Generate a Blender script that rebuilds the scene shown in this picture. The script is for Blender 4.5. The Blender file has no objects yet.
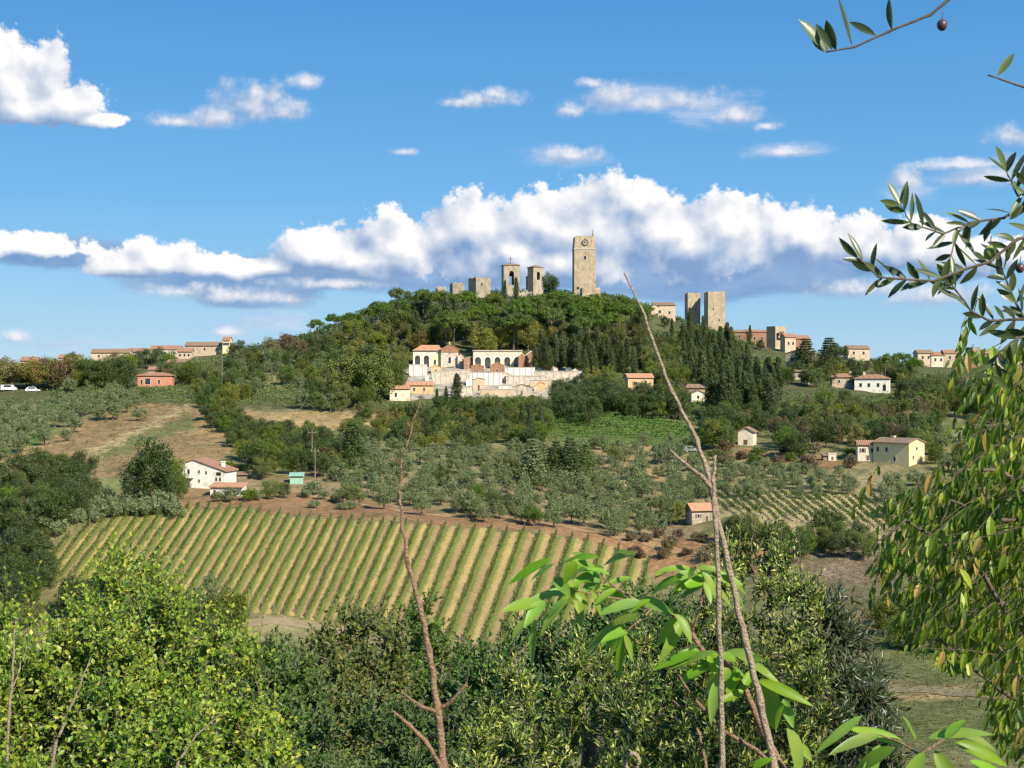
import bpy, math, random
import numpy as np

random.seed(7)
rng = np.random.default_rng(7)
scene = bpy.context.scene
COL = scene.collection
F = 1400.0            # focal length of the photograph in picture widths / 1024
CX, CY, ZC = 512.0, 384.0, 60.0
PI = math.pi

# ------------------------------------------------------------------ camera
cam = bpy.data.objects.new('camera', bpy.data.cameras.new('camera'))
COL.objects.link(cam)
cam.location = (0, 0, ZC)
cam.rotation_euler = (math.radians(90), 0, 0)
cam.data.sensor_width = 36
cam.data.lens = F / 1024 * 36
cam.data.clip_start = 0.05
cam.data.clip_end = 40000
cam.data.dof.use_dof = True
cam.data.dof.focus_distance = 250
cam.data.dof.aperture_fstop = 27
scene.camera = cam

# ------------------------------------------------------------------ sun
SUN_EL, SUN_AZ = math.radians(36), math.radians(140)     # azimuth clockwise from +Y
sdir = (math.sin(SUN_AZ) * math.cos(SUN_EL), math.cos(SUN_AZ) * math.cos(SUN_EL), math.sin(SUN_EL))
sun = bpy.data.objects.new('sun', bpy.data.lights.new('sun', 'SUN'))
COL.objects.link(sun)
sun.data.energy = 5.0
sun.data.angle = math.radians(0.5)
sun.data.color = (1.0, 0.93, 0.80)
from mathutils import Vector
sun.rotation_euler = Vector(sdir).to_track_quat('Z', 'Y').to_euler()
sun.location = (60, -60, 160)

# ------------------------------------------------------------------ view / render
scene.view_settings.view_transform = 'Standard'
scene.view_settings.look = 'None'
scene.view_settings.exposure = 0.5
scene.view_settings.gamma = 1
scene.view_settings.use_curve_mapping = False
scene.render.engine = 'CYCLES'
cy = scene.cycles
cy.use_denoising = True
try:
    cy.denoiser = 'OPENIMAGEDENOISE'
    cy.denoising_input_passes = 'RGB_ALBEDO_NORMAL'
except Exception:
    pass
cy.max_bounces = 5
cy.diffuse_bounces = 1
cy.glossy_bounces = 2
cy.transmission_bounces = 3
cy.transparent_max_bounces = 4
cy.caustics_reflective = False
cy.caustics_refractive = False
cy.use_adaptive_sampling = True
cy.adaptive_threshold = 0.02
cy.pixel_filter_type = 'BLACKMAN_HARRIS'
cy.filter_width = 1.3

# ------------------------------------------------------------------ node helper
class NT:
    """small helper to write node trees as expressions"""
    def __init__(s, tree):
        s.t = tree; s.n = tree.nodes; s.l = tree.links
    def add(s, typ, **kw):
        nd = s.n.new(typ)
        for k, v in kw.items(): setattr(nd, k, v)
        return nd
    def put(s, sock, val):
        if isinstance(val, bpy.types.NodeSocket): s.l.new(val, sock)
        else: sock.default_value = val
    def m(s, op, a, b=None, c=None, clamp=False):
        nd = s.add('ShaderNodeMath', operation=op, use_clamp=clamp)
        s.put(nd.inputs[0], a)
        if b is not None: s.put(nd.inputs[1], b)
        if c is not None: s.put(nd.inputs[2], c)
        return nd.outputs[0]
    def vm(s, op, a, b=None):
        nd = s.add('ShaderNodeVectorMath', operation=op)
        s.put(nd.inputs[0], a)
        if b is not None: s.put(nd.inputs[1], b)
        return nd.outputs['Value'] if op in ('LENGTH', 'DOT_PRODUCT') else nd.outputs[0]
    def mix(s, f, a, b, blend='MIX'):
        nd = s.add('ShaderNodeMix', data_type='RGBA', blend_type=blend)
        s.put(nd.inputs[0], f)
        s.put(nd.inputs[6], a if isinstance(a, bpy.types.NodeSocket) else (*a[:3], 1))
        s.put(nd.inputs[7], b if isinstance(b, bpy.types.NodeSocket) else (*b[:3], 1))
        return nd.outputs[2]
    def noise(s, vec, scale, detail=2, rough=0.5, dist=0.0, out=0):
        nd = s.add('ShaderNodeTexNoise')
        if vec is not None: s.l.new(vec, nd.inputs['Vector'])
        nd.inputs['Scale'].default_value = scale
        nd.inputs['Detail'].default_value = detail
        nd.inputs['Roughness'].default_value = rough
        nd.inputs['Distortion'].default_value = dist
        return nd.outputs[out]
    def ramp(s, fac, stops):
        nd = s.add('ShaderNodeValToRGB')
        s.l.new(fac, nd.inputs[0])
        e = nd.color_ramp.elements
        while len(e) < len(stops): e.new(0.5)
        for i, (p, c) in enumerate(stops):
            e[i].position = p; e[i].color = (*c, 1)
        return nd.outputs[0]
    def maprange(s, v, a, b, c=0.0, d=1.0, smooth=False):
        nd = s.add('ShaderNodeMapRange', clamp=True)
        if smooth: nd.interpolation_type = 'SMOOTHSTEP'
        s.put(nd.inputs[0], v)
        for i, q in zip((1, 2, 3, 4), (a, b, c, d)): s.put(nd.inputs[i], q)
        return nd.outputs[0]

# ------------------------------------------------------------------ sky with its clouds (by direction)
world = bpy.data.worlds.new('World')
scene.world = world
world.use_nodes = True
w = NT(world.node_tree)
w.n.clear()
wout = w.add('ShaderNodeOutputWorld')
bg = w.add('ShaderNodeBackground')
bg.inputs[1].default_value = 0.1
w.l.new(bg.outputs[0], wout.inputs[0])
sky = w.add('ShaderNodeTexSky', sky_type='NISHITA', sun_disc=False)
sky.sun_elevation = SUN_EL
sky.sun_rotation = SUN_AZ
sky.altitude = 200
sky.air_density = 1.0
sky.dust_density = 0.25
sky.ozone_density = 2.5
hs = w.add('ShaderNodeHueSaturation')
hs.inputs['Saturation'].default_value = 1.22
hs.inputs['Hue'].default_value = 0.497
hs.inputs['Value'].default_value = 1.0
w.l.new(sky.outputs[0], hs.inputs['Color'])
tc = w.add('ShaderNodeTexCoord')
sep = w.add('ShaderNodeSeparateXYZ')
w.l.new(tc.outputs['Generated'], sep.inputs[0])
X, Y, Z = sep.outputs
azim = w.m('MULTIPLY', w.m('ARCTAN2', X, Y), 1000.0)            # milliradians
elev = w.m('MULTIPLY', w.m('ARCSINE', Z), 1000.0)
comb = w.add('ShaderNodeCombineXYZ')
w.l.new(azim, comb.inputs[0]); w.l.new(elev, comb.inputs[1])
# gentle domain warp so that outlines billow
def cloud_point(off=(0, 0, 0)):
    return w.vm('ADD', comb.outputs[0], off)

def dir_of(u, v):
    a = math.atan((u - CX) / F)
    return a * 1000, math.atan((CY - v) / F * math.cos(a)) * 1000

def field(vec, ells):
    """largest of a list of ellipses (direction, radii above / below); 1 in the middle, 0 at the rim"""
    best = None
    s2 = w.add('ShaderNodeSeparateXYZ'); w.l.new(vec, s2.inputs[0])
    px, py = s2.outputs[0], s2.outputs[1]
    for (u, v, ru, rv, rb) in ells:
        a, e = dir_of(u, v)
        k = 1000 / F
        dx = w.m('MULTIPLY', w.m('SUBTRACT', px, a), 1 / (ru * k))
        dy = w.m('SUBTRACT', py, e)
        up = w.m('MULTIPLY', dy, 1 / (rv * k))
        dn = w.m('MULTIPLY', dy, -1 / (rb * k))
        dd = w.m('MAXIMUM', up, dn)
        r = w.m('SQRT', w.m('ADD', w.m('MULTIPLY', dx, dx), w.m('MULTIPLY', dd, dd)))
        fval = w.m('SUBTRACT', 1.0, r)
        best = fval if best is None else w.m('SMOOTH_MAX', best, fval, 0.12)
    return best

CUM = [  # puffy clouds: centre u, v, half width, radius above, radius below (picture units at the horizon)
    (20, 92, 62, 62, 26), (-10, 62, 40, 50, 40), (72, 106, 54, 26, 18), (-50, 80, 60, 60, 40),
    # the long bank behind the towers
    (600, 230, 80, 68, 46), (545, 228, 66, 54, 56), (470, 238, 72, 54, 46), (400, 248, 72, 46, 34), (325, 258, 76, 40, 24),
    (670, 234, 60, 48, 44), (735, 232, 60, 50, 34), (800, 238, 60, 42, 34), (858, 242, 60, 38, 26), (920, 250, 60, 36, 24),
    (990, 256, 60, 26, 18), (510, 250, 90, 30, 50),
    (160, 266, 62, 32, 14), (130, 268, 60, 24, 12), (216, 270, 56, 22, 12), (30, 248, 84, 22, 10), (-30, 250, 60, 22, 12),
    (700, 246, 120, 34, 42), (270, 268, 50, 16, 10), (370, 262, 100, 34, 24), (880, 246, 80, 30, 22), (560, 262, 120, 30, 34), (640, 205, 40, 28, 30), (30, 110, 100, 40, 18), (100, 120, 40, 12, 10),
]
SMALL = [
    (250, 106, 52, 34, 22), (222, 118, 54, 18, 14), (284, 114, 34, 24, 12), (254, 92, 24, 20, 20), (180, 122, 40, 10, 8),
    (483, 100, 54, 20, 10), (492, 94, 28, 14, 12), (460, 102, 34, 10, 8),
    (612, 98, 40, 26, 16), (568, 110, 28, 12, 12), (690, 102, 52, 22, 16), (738, 116, 44, 18, 12), (650, 104, 50, 16, 12), (590, 82, 20, 8, 10), (765, 126, 24, 8, 8),
    (240, 298, 100, 14, 10), (330, 284, 80, 12, 10), (14, 338, 30, 18, 10), (228, 332, 26, 12, 8), (180, 292, 60, 14, 10),
    (905, 182, 24, 22, 14), (1004, 136, 32, 18, 14), (1050, 140, 40, 30, 16), (570, 156, 50, 14, 10), (782, 152, 44, 11, 8), (305, 82, 24, 12, 10), (402, 152, 22, 6, 6), (985, 178, 60, 16, 12),
    (930, 296, 80, 18, 16), (860, 290, 70, 18, 12), (960, 165, 60, 10, 8),
]
SOFT = [  # flat, thin or shaded vapour
    (570, 158, 62, 16, 12), (402, 152, 24, 7, 7), (782, 152, 52, 13, 9), (305, 82, 24, 14, 10), (190, 122, 50, 12, 12),
    (640, 100, 100, 26, 18), (720, 112, 70, 24, 20), (985, 176, 70, 20, 14), (930, 295, 90, 20, 16),
    (228, 330, 34, 16, 10), (60, 345, 60, 12, 10), (270, 322, 60, 20, 12), (905, 190, 34, 22, 14), (880, 290, 80, 28, 16),
]
BASE = [  # blue-grey undersides of the bank
    (600, 262, 210, 44, 42), (430, 268, 190, 36, 30), (770, 268, 150, 44, 34), (700, 286, 120, 30, 20), (250, 280, 130, 26, 26), (60, 256, 120, 18, 16),
    (240, 298, 60, 12, 12), (860, 262, 90, 30, 22), (120, 262, 40, 10, 18), (330, 282, 80, 20, 12), (950, 270, 60, 22, 14),
]
def noise_soft(vec):
    v = w.vm('ADD', vec, (0, 0, 37.0))
    n1 = w.noise(v, 0.034, 2.2, 0.5)
    vo = w.add('ShaderNodeTexVoronoi', feature='SMOOTH_F1')
    vo.inputs['Scale'].default_value = 0.05; vo.inputs['Smoothness'].default_value = 0.8
    vo.inputs['Detail'].default_value = 1.0; vo.inputs['Roughness'].default_value = 0.45
    w.l.new(v, vo.inputs['Vector'])
    return w.m('ADD', w.m('MULTIPLY', n1, 1.2), w.m('MULTIPLY', vo.outputs['Distance'], -0.75))
def noise2(vec, dx=0.0, dy=0.0):
    v = w.vm('ADD', vec, (dx, dy, 37.0))
    n1 = w.noise(v, 0.034, 8, 0.62)
    vo = w.add('ShaderNodeTexVoronoi', feature='SMOOTH_F1')
    vo.inputs['Scale'].default_value = 0.072
    vo.inputs['Smoothness'].default_value = 0.35
    vo.inputs['Detail'].default_value = 3.0
    vo.inputs['Roughness'].default_value = 0.6
    w.l.new(v, vo.inputs['Vector'])
    n2 = w.m('SUBTRACT', 0.6, vo.outputs['Distance'])
    return w.m('ADD', w.m('MULTIPLY', w.m('SUBTRACT', n1, 0.5), 1.5), w.m('MULTIPLY', n2, 0.42))

p0 = cloud_point()
p1 = cloud_point((4.5, 6.5, 0))
nz0 = noise2(p0); nz1 = noise2(p1)
h0 = w.m('ADD', field(p0, CUM), w.m('MULTIPLY', nz0, 0.80))
h1 = w.m('ADD', field(p1, CUM), w.m('MULTIPLY', nz1, 0.80))
s0 = w.m('ADD', field(p0, SMALL), w.m('MULTIPLY', nz0, 0.95))
s1 = w.m('ADD', field(p1, SMALL), w.m('MULTIPLY', nz1, 0.95))
q0 = noise_soft(p0); q1 = noise_soft(cloud_point((9.0, 13.0, 0))); fq = field(cloud_point((9.0, 13.0, 0)), CUM)
lit = w.m('ADD', 0.50, w.m('ADD', w.m('MULTIPLY', w.m('SUBTRACT', h0, h1), .45), w.m('ADD', w.m('MULTIPLY', w.m('SUBTRACT', q0, q1), .62), w.m('MULTIPLY', w.m('SUBTRACT', w.m('SUBTRACT', h0, w.m('MULTIPLY', nz0, 0.80)), fq), .75))), clamp=True)
lits = w.m('ADD', 0.42, w.m('MULTIPLY', w.m('SUBTRACT', s0, s1), 0.85), clamp=True)
nlow = w.noise(p0, 0.012, 3, 0.5)
lit = w.m('ADD', lit, w.m('MULTIPLY', w.m('SUBTRACT', nlow, 0.5), 0.45), clamp=True)
fringe = w.m('MULTIPLY', w.noise(w.vm('ADD', p0, (310, 90, 3)), 0.022, 3, 0.5), 0.62)
cumA = w.maprange(h0, -0.05, w.m('ADD', -0.05, w.m('ADD', 0.05, w.m('MULTIPLY', fringe, .55))), 0.0, 1.0, True)
smaA = w.m('MULTIPLY', w.maprange(s0, -0.08, w.m('ADD', 0.45, fringe), 0.0, 1.0, True), 0.9)
ns = w.noise(w.vm('MULTIPLY', p0, (0.55, 1.5, 1)), 0.03, 6, 0.62, 0.4)
soft = w.m('ADD', field(p0, SOFT), w.m('MULTIPLY', w.m('SUBTRACT', ns, 0.52), 2.1))
softA = w.m('MULTIPLY', w.maprange(soft, 0.05, 0.95, 0, 1, True), 0.62)
nb = w.noise(w.vm('MULTIPLY', p0, (0.7, 1.4, 1)), 0.022, 6, 0.58, 0.3)
basef = w.m('ADD', field(p0, BASE), w.m('MULTIPLY', w.m('SUBTRACT', nb, 0.5), 1.6))
baseA = w.m('MULTIPLY', w.maprange(basef, 0.0, 0.42, 0, 1, True), 0.96)
S = 10.0
def c10(c): return tuple(q * S * .84 for q in c)
grad = w.ramp(w.maprange(elev, 0, 290), [(0.0, (0.330, 0.520, 0.680)), (0.14, (0.235, 0.450, 0.670)), (0.45, (0.115, 0.345, 0.640)), (1.0, (0.050, 0.225, 0.520))])
grad = w.vm('MULTIPLY', grad, (S * .90, S * .90, S * .90))
SKY = w.mix(0.85, hs.outputs[0], grad)
cloud_base = w.mix(w.maprange(nb, 0.35, 0.68), c10((0.135, 0.265, 0.500)), c10((0.27, 0.41, 0.62)))
cloud_soft = w.mix(w.maprange(ns, 0.4, 0.7), c10((0.36, 0.46, 0.66)), c10((0.66, 0.70, 0.80)))
CR = [(0.0, (0.19, 0.31, 0.52)), (0.3, (0.36, 0.45, 0.61)), (0.58, (0.57, 0.61, 0.69)), (0.95, (0.85, 0.84, 0.84))]
cloud_sm = w.vm('MULTIPLY', w.ramp(lits, [(0.0, (0.27, 0.37, 0.54)), (0.45, (0.44, 0.50, 0.62)), (1.0, (0.74, 0.74, 0.77))]), (S * .86, S * .86, S * .86))
cloud_cum = w.ramp(lit, CR)
cloud_cum = w.vm('MULTIPLY', cloud_cum, (S * .86, S * .86, S * .86))
front = w.m('GREATER_THAN', Y, 0.05)
# hazier air towards the horizon
c = w.mix(w.m('MULTIPLY', softA, front), SKY, cloud_soft)
c = w.mix(w.m('MULTIPLY', baseA, front), c, cloud_base)
c = w.mix(w.m('MULTIPLY', smaA, front), c, cloud_sm)
c = w.mix(w.m('MULTIPLY', cumA, front), c, cloud_cum)
w.l.new(SKY, bg.inputs[0])
bg2 = w.add('ShaderNodeBackground'); bg2.inputs[1].default_value = 0.1
w.l.new(c, bg2.inputs[0])
win = w.m('MULTIPLY', front, w.m('MULTIPLY', w.m('LESS_THAN', w.m('ABSOLUTE', azim), 620.0), w.m('MULTIPLY', w.m('GREATER_THAN', elev, -20.0), w.m('LESS_THAN', elev, 420.0))))
mx = w.add('ShaderNodeMixShader'); w.l.new(win, mx.inputs[0])
w.l.new(bg.outputs[0], mx.inputs[1]); w.l.new(bg2.outputs[0], mx.inputs[2])
w.l.new(mx.outputs[0], wout.inputs[0])
world.cycles.sampling_method = 'MANUAL'
world.cycles.sample_map_resolution = 256

# ------------------------------------------------------------------ terrain heights
DL = np.array([150, 180, 210, 225, 245, 265, 300, 350, 400, 450, 500, 570, 650, 720, 800.])
UK = np.array([-400, 0, 100, 200, 300, 400, 500, 600, 660, 750, 820, 900, 1024, 1424.])
VT = np.array([
    [740, 690, 655, 630, 572, 520, 488, 455, 430, 405, 385, 375, 372, 380, 395],
    [740, 690, 655, 630, 568, 515, 484, 452, 428, 402, 385, 372, 368, 372, 385],
    [742, 690, 655, 632, 570, 510, 488, 450, 421, 398, 384, 370, 362, 362, 375],
    [745, 690, 652, 630, 566, 508, 490, 445, 415, 395, 380, 365, 357, 357, 370],
    [748, 692, 655, 636, 575, 516, 491, 450, 418, 395, 375, 350, 340, 345, 360],
    [748, 694, 660, 642, 580, 521, 496, 452, 420, 398, 375, 335, 305, 300, 325],
    [748, 695, 662, 645, 585, 527, 500, 452, 419, 397, 370, 325, 298, 292, 315],
    [745, 692, 660, 645, 590, 536, 508, 455, 421, 398, 370, 325, 298, 292, 315],
    [740, 690, 650, 636, 590, 545, 512, 458, 424, 400, 378, 340, 318, 315, 335],
    [725, 675, 625, 600, 565, 535, 497, 452, 426, 405, 388, 362, 345, 345, 365],
    [715, 668, 618, 592, 558, 530, 492, 450, 425, 405, 390, 370, 357, 357, 372],
    [710, 660, 610, 588, 555, 528, 488, 448, 423, 405, 393, 378, 368, 366, 376],
    [705, 655, 608, 585, 552, 528, 486, 448, 423, 405, 393, 380, 372, 368, 378],
    [705, 655, 608, 585, 552, 528, 486, 448, 423, 405, 393, 380, 372, 368, 378]], float)
# dense smooth lookup
UG = np.arange(-400, 1425, 10.0)
DG = np.arange(150, 801, 2.0)
tmp = np.array([np.interp(DG, DL, r) for r in VT])
VG = np.array([np.interp(UG, UK, tmp[:, j]) for j in range(len(DG))])    # [d, u]
def smooth(a, n, ax):
    k = np.hanning(n + 2)[1:-1]; k /= k.sum()
    pad = n // 2
    pw = [(0, 0), (0, 0)]; pw[ax] = (pad, pad)
    b = np.pad(a, pw, mode='reflect', reflect_type='odd')
    return np.apply_along_axis(lambda r: np.convolve(r, k, 'valid'), ax, b)
VG = smooth(smooth(VG, 7, 0), 9, 1)

def vtab(u, d):
    u = np.clip(u, -399.9, 1419.9); d = np.clip(d, 150, 799.9)
    iu = (u + 400) / 10; i0 = np.minimum(iu.astype(int), len(UG) - 2); fu = iu - i0
    jd = (d - 150) / 2; j0 = np.minimum(jd.astype(int), len(DG) - 2); fd = jd - j0
    return (VG[j0, i0] * (1 - fu) * (1 - fd) + VG[j0, i0 + 1] * fu * (1 - fd) + VG[j0 + 1, i0] * (1 - fu) * fd + VG[j0 + 1, i0 + 1] * fu * fd)

def ground(x, y):
    x = np.asarray(x, float); y = np.asarray(y, float)
    x, y = np.broadcast_arrays(x, y)
    yc = np.clip(y, 150, 799)
    u = CX + F * x / yc
    zt = ZC + (CY - vtab(u, yc)) / F * yc
    # near slope below the viewpoint
    zn = np.interp(y, [-300, -60, 0, 5, 10, 20, 50, 100, 150], [110, 76, 58.3, 57.0, 55.6, 52.8, 44, 31, 24])
    z = np.where(y < 150, zn + (zt - zn) * np.clip((y - 60) / 90, 0, 1) ** 2, zt)
    far = np.clip((y - 799) / 500, 0, 1)
    z = z * (1 - far * far * (3 - 2 * far)) + 14.0 * far * far * (3 - 2 * far)
    b = 0.35 * np.sin(x * 0.11 + 1.3) * np.sin(y * 0.09 + .4) + 0.22 * np.sin(x * 0.27 + y * 0.19) + 0.12 * np.sin(x * 0.61 - y * 0.53 + 2)
    return z + b * np.clip((y - 20) / 60, 0, 1)

DS = np.arange(90, 800, 1.0)
def pt(u, v):
    """ground point seen in the direction u, v (first hit going outwards)"""
    xs = (u - CX) / F * DS
    zz = ground(xs, DS)
    vp = CY - (zz - ZC) * F / DS
    ok = np.nonzero(vp <= v)[0]
    i = ok[0] if len(ok) else int(np.argmin(vp))
    return float(xs[i]), float(DS[i]), float(zz[i])

def pt_top(u, vtop, H, dmin=100):
    """ground point of a thing H metres tall whose top shows at u, vtop"""
    xs = (u - CX) / F * DS
    zz = ground(xs, DS)
    vp = CY - (zz + H - ZC) * F / DS
    ok = np.nonzero((vp <= vtop) & (DS >= dmin))[0]
    if len(ok) == 0: return None
    i = ok[0]
    return float(xs[i]), float(DS[i]), float(zz[i])

def P(u, v, d):
    return Vector(((u - CX) / F * d, d, ZC + (CY - v) / F * d))

# ------------------------------------------------------------------ mesh helpers
def new_obj(name, me, mat=None, parent=None, loc=None):
    o = bpy.data.objects.new(name, me)
    COL.objects.link(o)
    if mat is not None and me is not None:
        for mm in (mat if isinstance(mat, (list, tuple)) else [mat]): me.materials.append(mm)
    if parent is not None: o.parent = parent
    if loc is not None: o.location = loc
    return o

def tag(o, label=None, cat=None, group=None, kind=None):
    if label: o['label'] = label
    if cat: o['category'] = cat
    if group: o['group'] = group
    if kind: o['kind'] = kind
    return o

def empty(name, loc, rz=0.0, label=None, cat=None, group=None):
    o = bpy.data.objects.new(name, None)
    COL.objects.link(o)
    o.location = loc; o.rotation_euler = (0, 0, rz)
    o.empty_display_size = 0.3
    return tag(o, label, cat, group)

def mesh_np(name, V, quads=None, tris=None, mat_idx=None, smooth_=False):
    me = bpy.data.meshes.new(name)
    V = np.asarray(V, np.float32)
    loops = []; starts = []; n = 0
    if quads is not None and len(quads):
        q = np.asarray(quads, np.int32); loops.append(q.ravel()); starts.append(n + 4 * np.arange(len(q))); n += q.size
    if tris is not None and len(tris):
        t = np.asarray(tris, np.int32); loops.append(t.ravel()); starts.append(n + 3 * np.arange(len(t))); n += t.size
    L = np.concatenate(loops); S_ = np.concatenate(starts)
    me.vertices.add(len(V)); me.vertices.foreach_set('co', V.ravel())
    me.loops.add(len(L)); me.loops.foreach_set('vertex_index', L)
    me.polygons.add(len(S_)); me.polygons.foreach_set('loop_start', S_.astype(np.int32))
    if mat_idx is not None: me.polygons.foreach_set('material_index', np.asarray(mat_idx, np.int32))
    me.update(calc_edges=True)
    me.polygons.foreach_set('use_smooth', np.full(len(S_), bool(smooth_)))
    return me

class MB:
    """collects boxes, prisms and tubes into one mesh"""
    def __init__(s): s.v = []; s.f = []; s.mi = []
    def face(s, pts, m=0):
        i = len(s.v); s.v += [tuple(p) for p in pts]; s.f.append(tuple(range(i, i + len(pts)))); s.mi.append(m)
    def box(s, x0, x1, y0, y1, z0, z1, m=0):
        i = len(s.v)
        s.v += [(x0, y0, z0), (x1, y0, z0), (x1, y1, z0), (x0, y1, z0), (x0, y0, z1), (x1, y0, z1), (x1, y1, z1), (x0, y1, z1)]
        for q in ((0, 3, 2, 1), (4, 5, 6, 7), (0, 1, 5, 4), (1, 2, 6, 5), (2, 3, 7, 6), (3, 0, 4, 7)):
            s.f.append(tuple(i + k for k in q)); s.mi.append(m)
        return s
    def prism(s, poly, a0, a1, axis='y', m=0):
        """poly of (p, q) extruded along axis; axis y: (x, z), axis x: (y, z), axis z: (x, y)"""
        def mk(p, q, a): return {'y': (p, a, q), 'x': (a, p, q), 'z': (p, q, a)}[axis]
        i = len(s.v); n = len(poly)
        s.v += [mk(p, q, a0) for p, q in poly] + [mk(p, q, a1) for p, q in poly]
        s.f.append(tuple(range(i, i + n))); s.f.append(tuple(range(i + 2 * n - 1, i + n - 1, -1))); s.mi += [m, m]
        for k in range(n):
            s.f.append((i + k, i + n + k, i + n + (k + 1) % n, i + (k + 1) % n)); s.mi.append(m)
        return s
    def tube(s, pts, rad, n=6, m=0, cap=True):
        pts = [Vector(p) for p in pts]
        i0 = len(s.v); R = len(pts)
        up = Vector((0, 0, 1))
        for k, p in enumerate(pts):
            t = (pts[min(k + 1, R - 1)] - pts[max(k - 1, 0)])
            if t.length < 1e-9: t = Vector((0, 0, 1))
            t.normalize()
            a = t.cross(up if abs(t.z) < .95 else Vector((1, 0, 0))).normalized(); b = t.cross(a)
            r = rad[k] if isinstance(rad, (list, tuple)) else rad
            for j in range(n):
                th = 2 * PI * j / n
                s.v.append(tuple(p + (a * math.cos(th) + b * math.sin(th)) * r))
        for k in range(R - 1):
            for j in range(n):
                a_ = i0 + k * n + j; b_ = i0 + k * n + (j + 1) % n
                s.f.append((a_, b_, b_ + n, a_ + n)); s.mi.append(m)
        if cap:
            s.f.append(tuple(i0 + j for j in range(n))[::-1]); s.f.append(tuple(i0 + (R - 1) * n + j for j in range(n))); s.mi += [m, m]
        return s
    def build(s, name, mat, parent=None, loc=None, smooth_=False):
        me = bpy.data.meshes.new(name)
        me.from_pydata(s.v, [], s.f)
        me.polygons.foreach_set('material_index', s.mi)
        if smooth_: me.polygons.foreach_set('use_smooth', [True] * len(s.f))
        me.update()
        return new_obj(name, me, mat, parent, loc)

def inpoly(px, py, poly):
    px = np.asarray(px, float); py = np.asarray(py, float)
    r = np.zeros(px.shape, bool)
    n = len(poly)
    for i in range(n):
        x0, y0 = poly[i]; x1, y1 = poly[(i + 1) % n]
        if y0 == y1: continue
        c_ = ((y0 > py) != (y1 > py)) & (px < (x1 - x0) * (py - y0) / (y1 - y0) + x0)
        r ^= c_
    return r

# ------------------------------------------------------------------ materials
def mat_new(name):
    m = bpy.data.materials.new(name); m.use_nodes = True
    t = NT(m.node_tree); t.n.clear()
    out = t.add('ShaderNodeOutputMaterial')
    return m, t, out

def mat_leaf(name, cols, trans=0.30, rough=0.55, spec=0.25, under=None, tree_var=0.25, transcol=None, patch=0.0, pscale=0.5, vein=0):
    """foliage: colour per leaf, a shift per plant, light through the leaf"""
    m, t, out = mat_new(name)
    geo = t.add('ShaderNodeNewGeometry'); oi = t.add('ShaderNodeObjectInfo')
    n = len(cols)
    colr = t.ramp(geo.outputs['Random Per Island'], [((i + .5) / n if n > 1 else 0, c_) for i, c_ in enumerate(cols)])
    hsv = t.add('ShaderNodeHueSaturation')
    t.l.new(colr, hsv.inputs['Color'])
    r = oi.outputs['Random']
    t.l.new(t.m('ADD', 0.5 - tree_var * .07, t.m('MULTIPLY', r, tree_var * .14)), hsv.inputs['Hue'])
    t.l.new(t.m('ADD', 1 - tree_var * .6, t.m('MULTIPLY', t.m('FRACT', t.m('MULTIPLY', r, 7.31)), tree_var * 1.2)), hsv.inputs['Value'])
    t.l.new(t.m('ADD', 1 - tree_var * .4, t.m('MULTIPLY', t.m('FRACT', t.m('MULTIPLY', r, 3.17)), tree_var * .6)), hsv.inputs['Saturation'])
    colr = hsv.outputs[0]
    if patch:
        tc_ = t.add('ShaderNodeTexCoord')
        pn = t.noise(tc_.outputs['Object'], pscale, 3, .6)
        warm = t.vm('MULTIPLY', colr, (1.45, 1.18, .95))
        cool = t.vm('MULTIPLY', colr, (.62, .78, .9))
        colr = t.mix(t.maprange(pn, .5 - .16, .5 + .16), t.mix(patch, colr, cool), t.mix(patch, colr, warm))
    if under: base = t.mix(geo.outputs['Backfacing'], colr, under)
    else: base = colr
    p = t.add('ShaderNodeBsdfPrincipled')
    t.l.new(base, p.inputs['Base Color'])
    p.inputs['Roughness'].default_value = rough
    p.inputs['Specular IOR Level'].default_value = spec
    if vein:
        tc2 = t.add('ShaderNodeTexCoord')
        bm = t.add('ShaderNodeBump'); bm.inputs['Strength'].default_value = .55; bm.inputs['Distance'].default_value = .004
        wv = t.add('ShaderNodeTexWave'); t.l.new(tc2.outputs['Object'], wv.inputs['Vector'])
        wv.inputs['Scale'].default_value = vein; wv.inputs['Distortion'].default_value = 3.0; wv.inputs['Detail'].default_value = 2
        t.l.new(wv.outputs['Fac'], bm.inputs['Height']); t.l.new(bm.outputs[0], p.inputs['Normal'])
    tr = t.add('ShaderNodeBsdfTranslucent')
    tcx = t.mix(0.55, colr, transcol or (0.25, 0.36, 0.03))
    t.l.new(tcx, tr.inputs[0])
    ms = t.add('ShaderNodeMixShader'); ms.inputs[0].default_value = trans
    t.l.new(p.outputs[0], ms.inputs[1]); t.l.new(tr.outputs[0], ms.inputs[2])
    t.l.new(ms.outputs[0], out.inputs[0])
    return m

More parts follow.
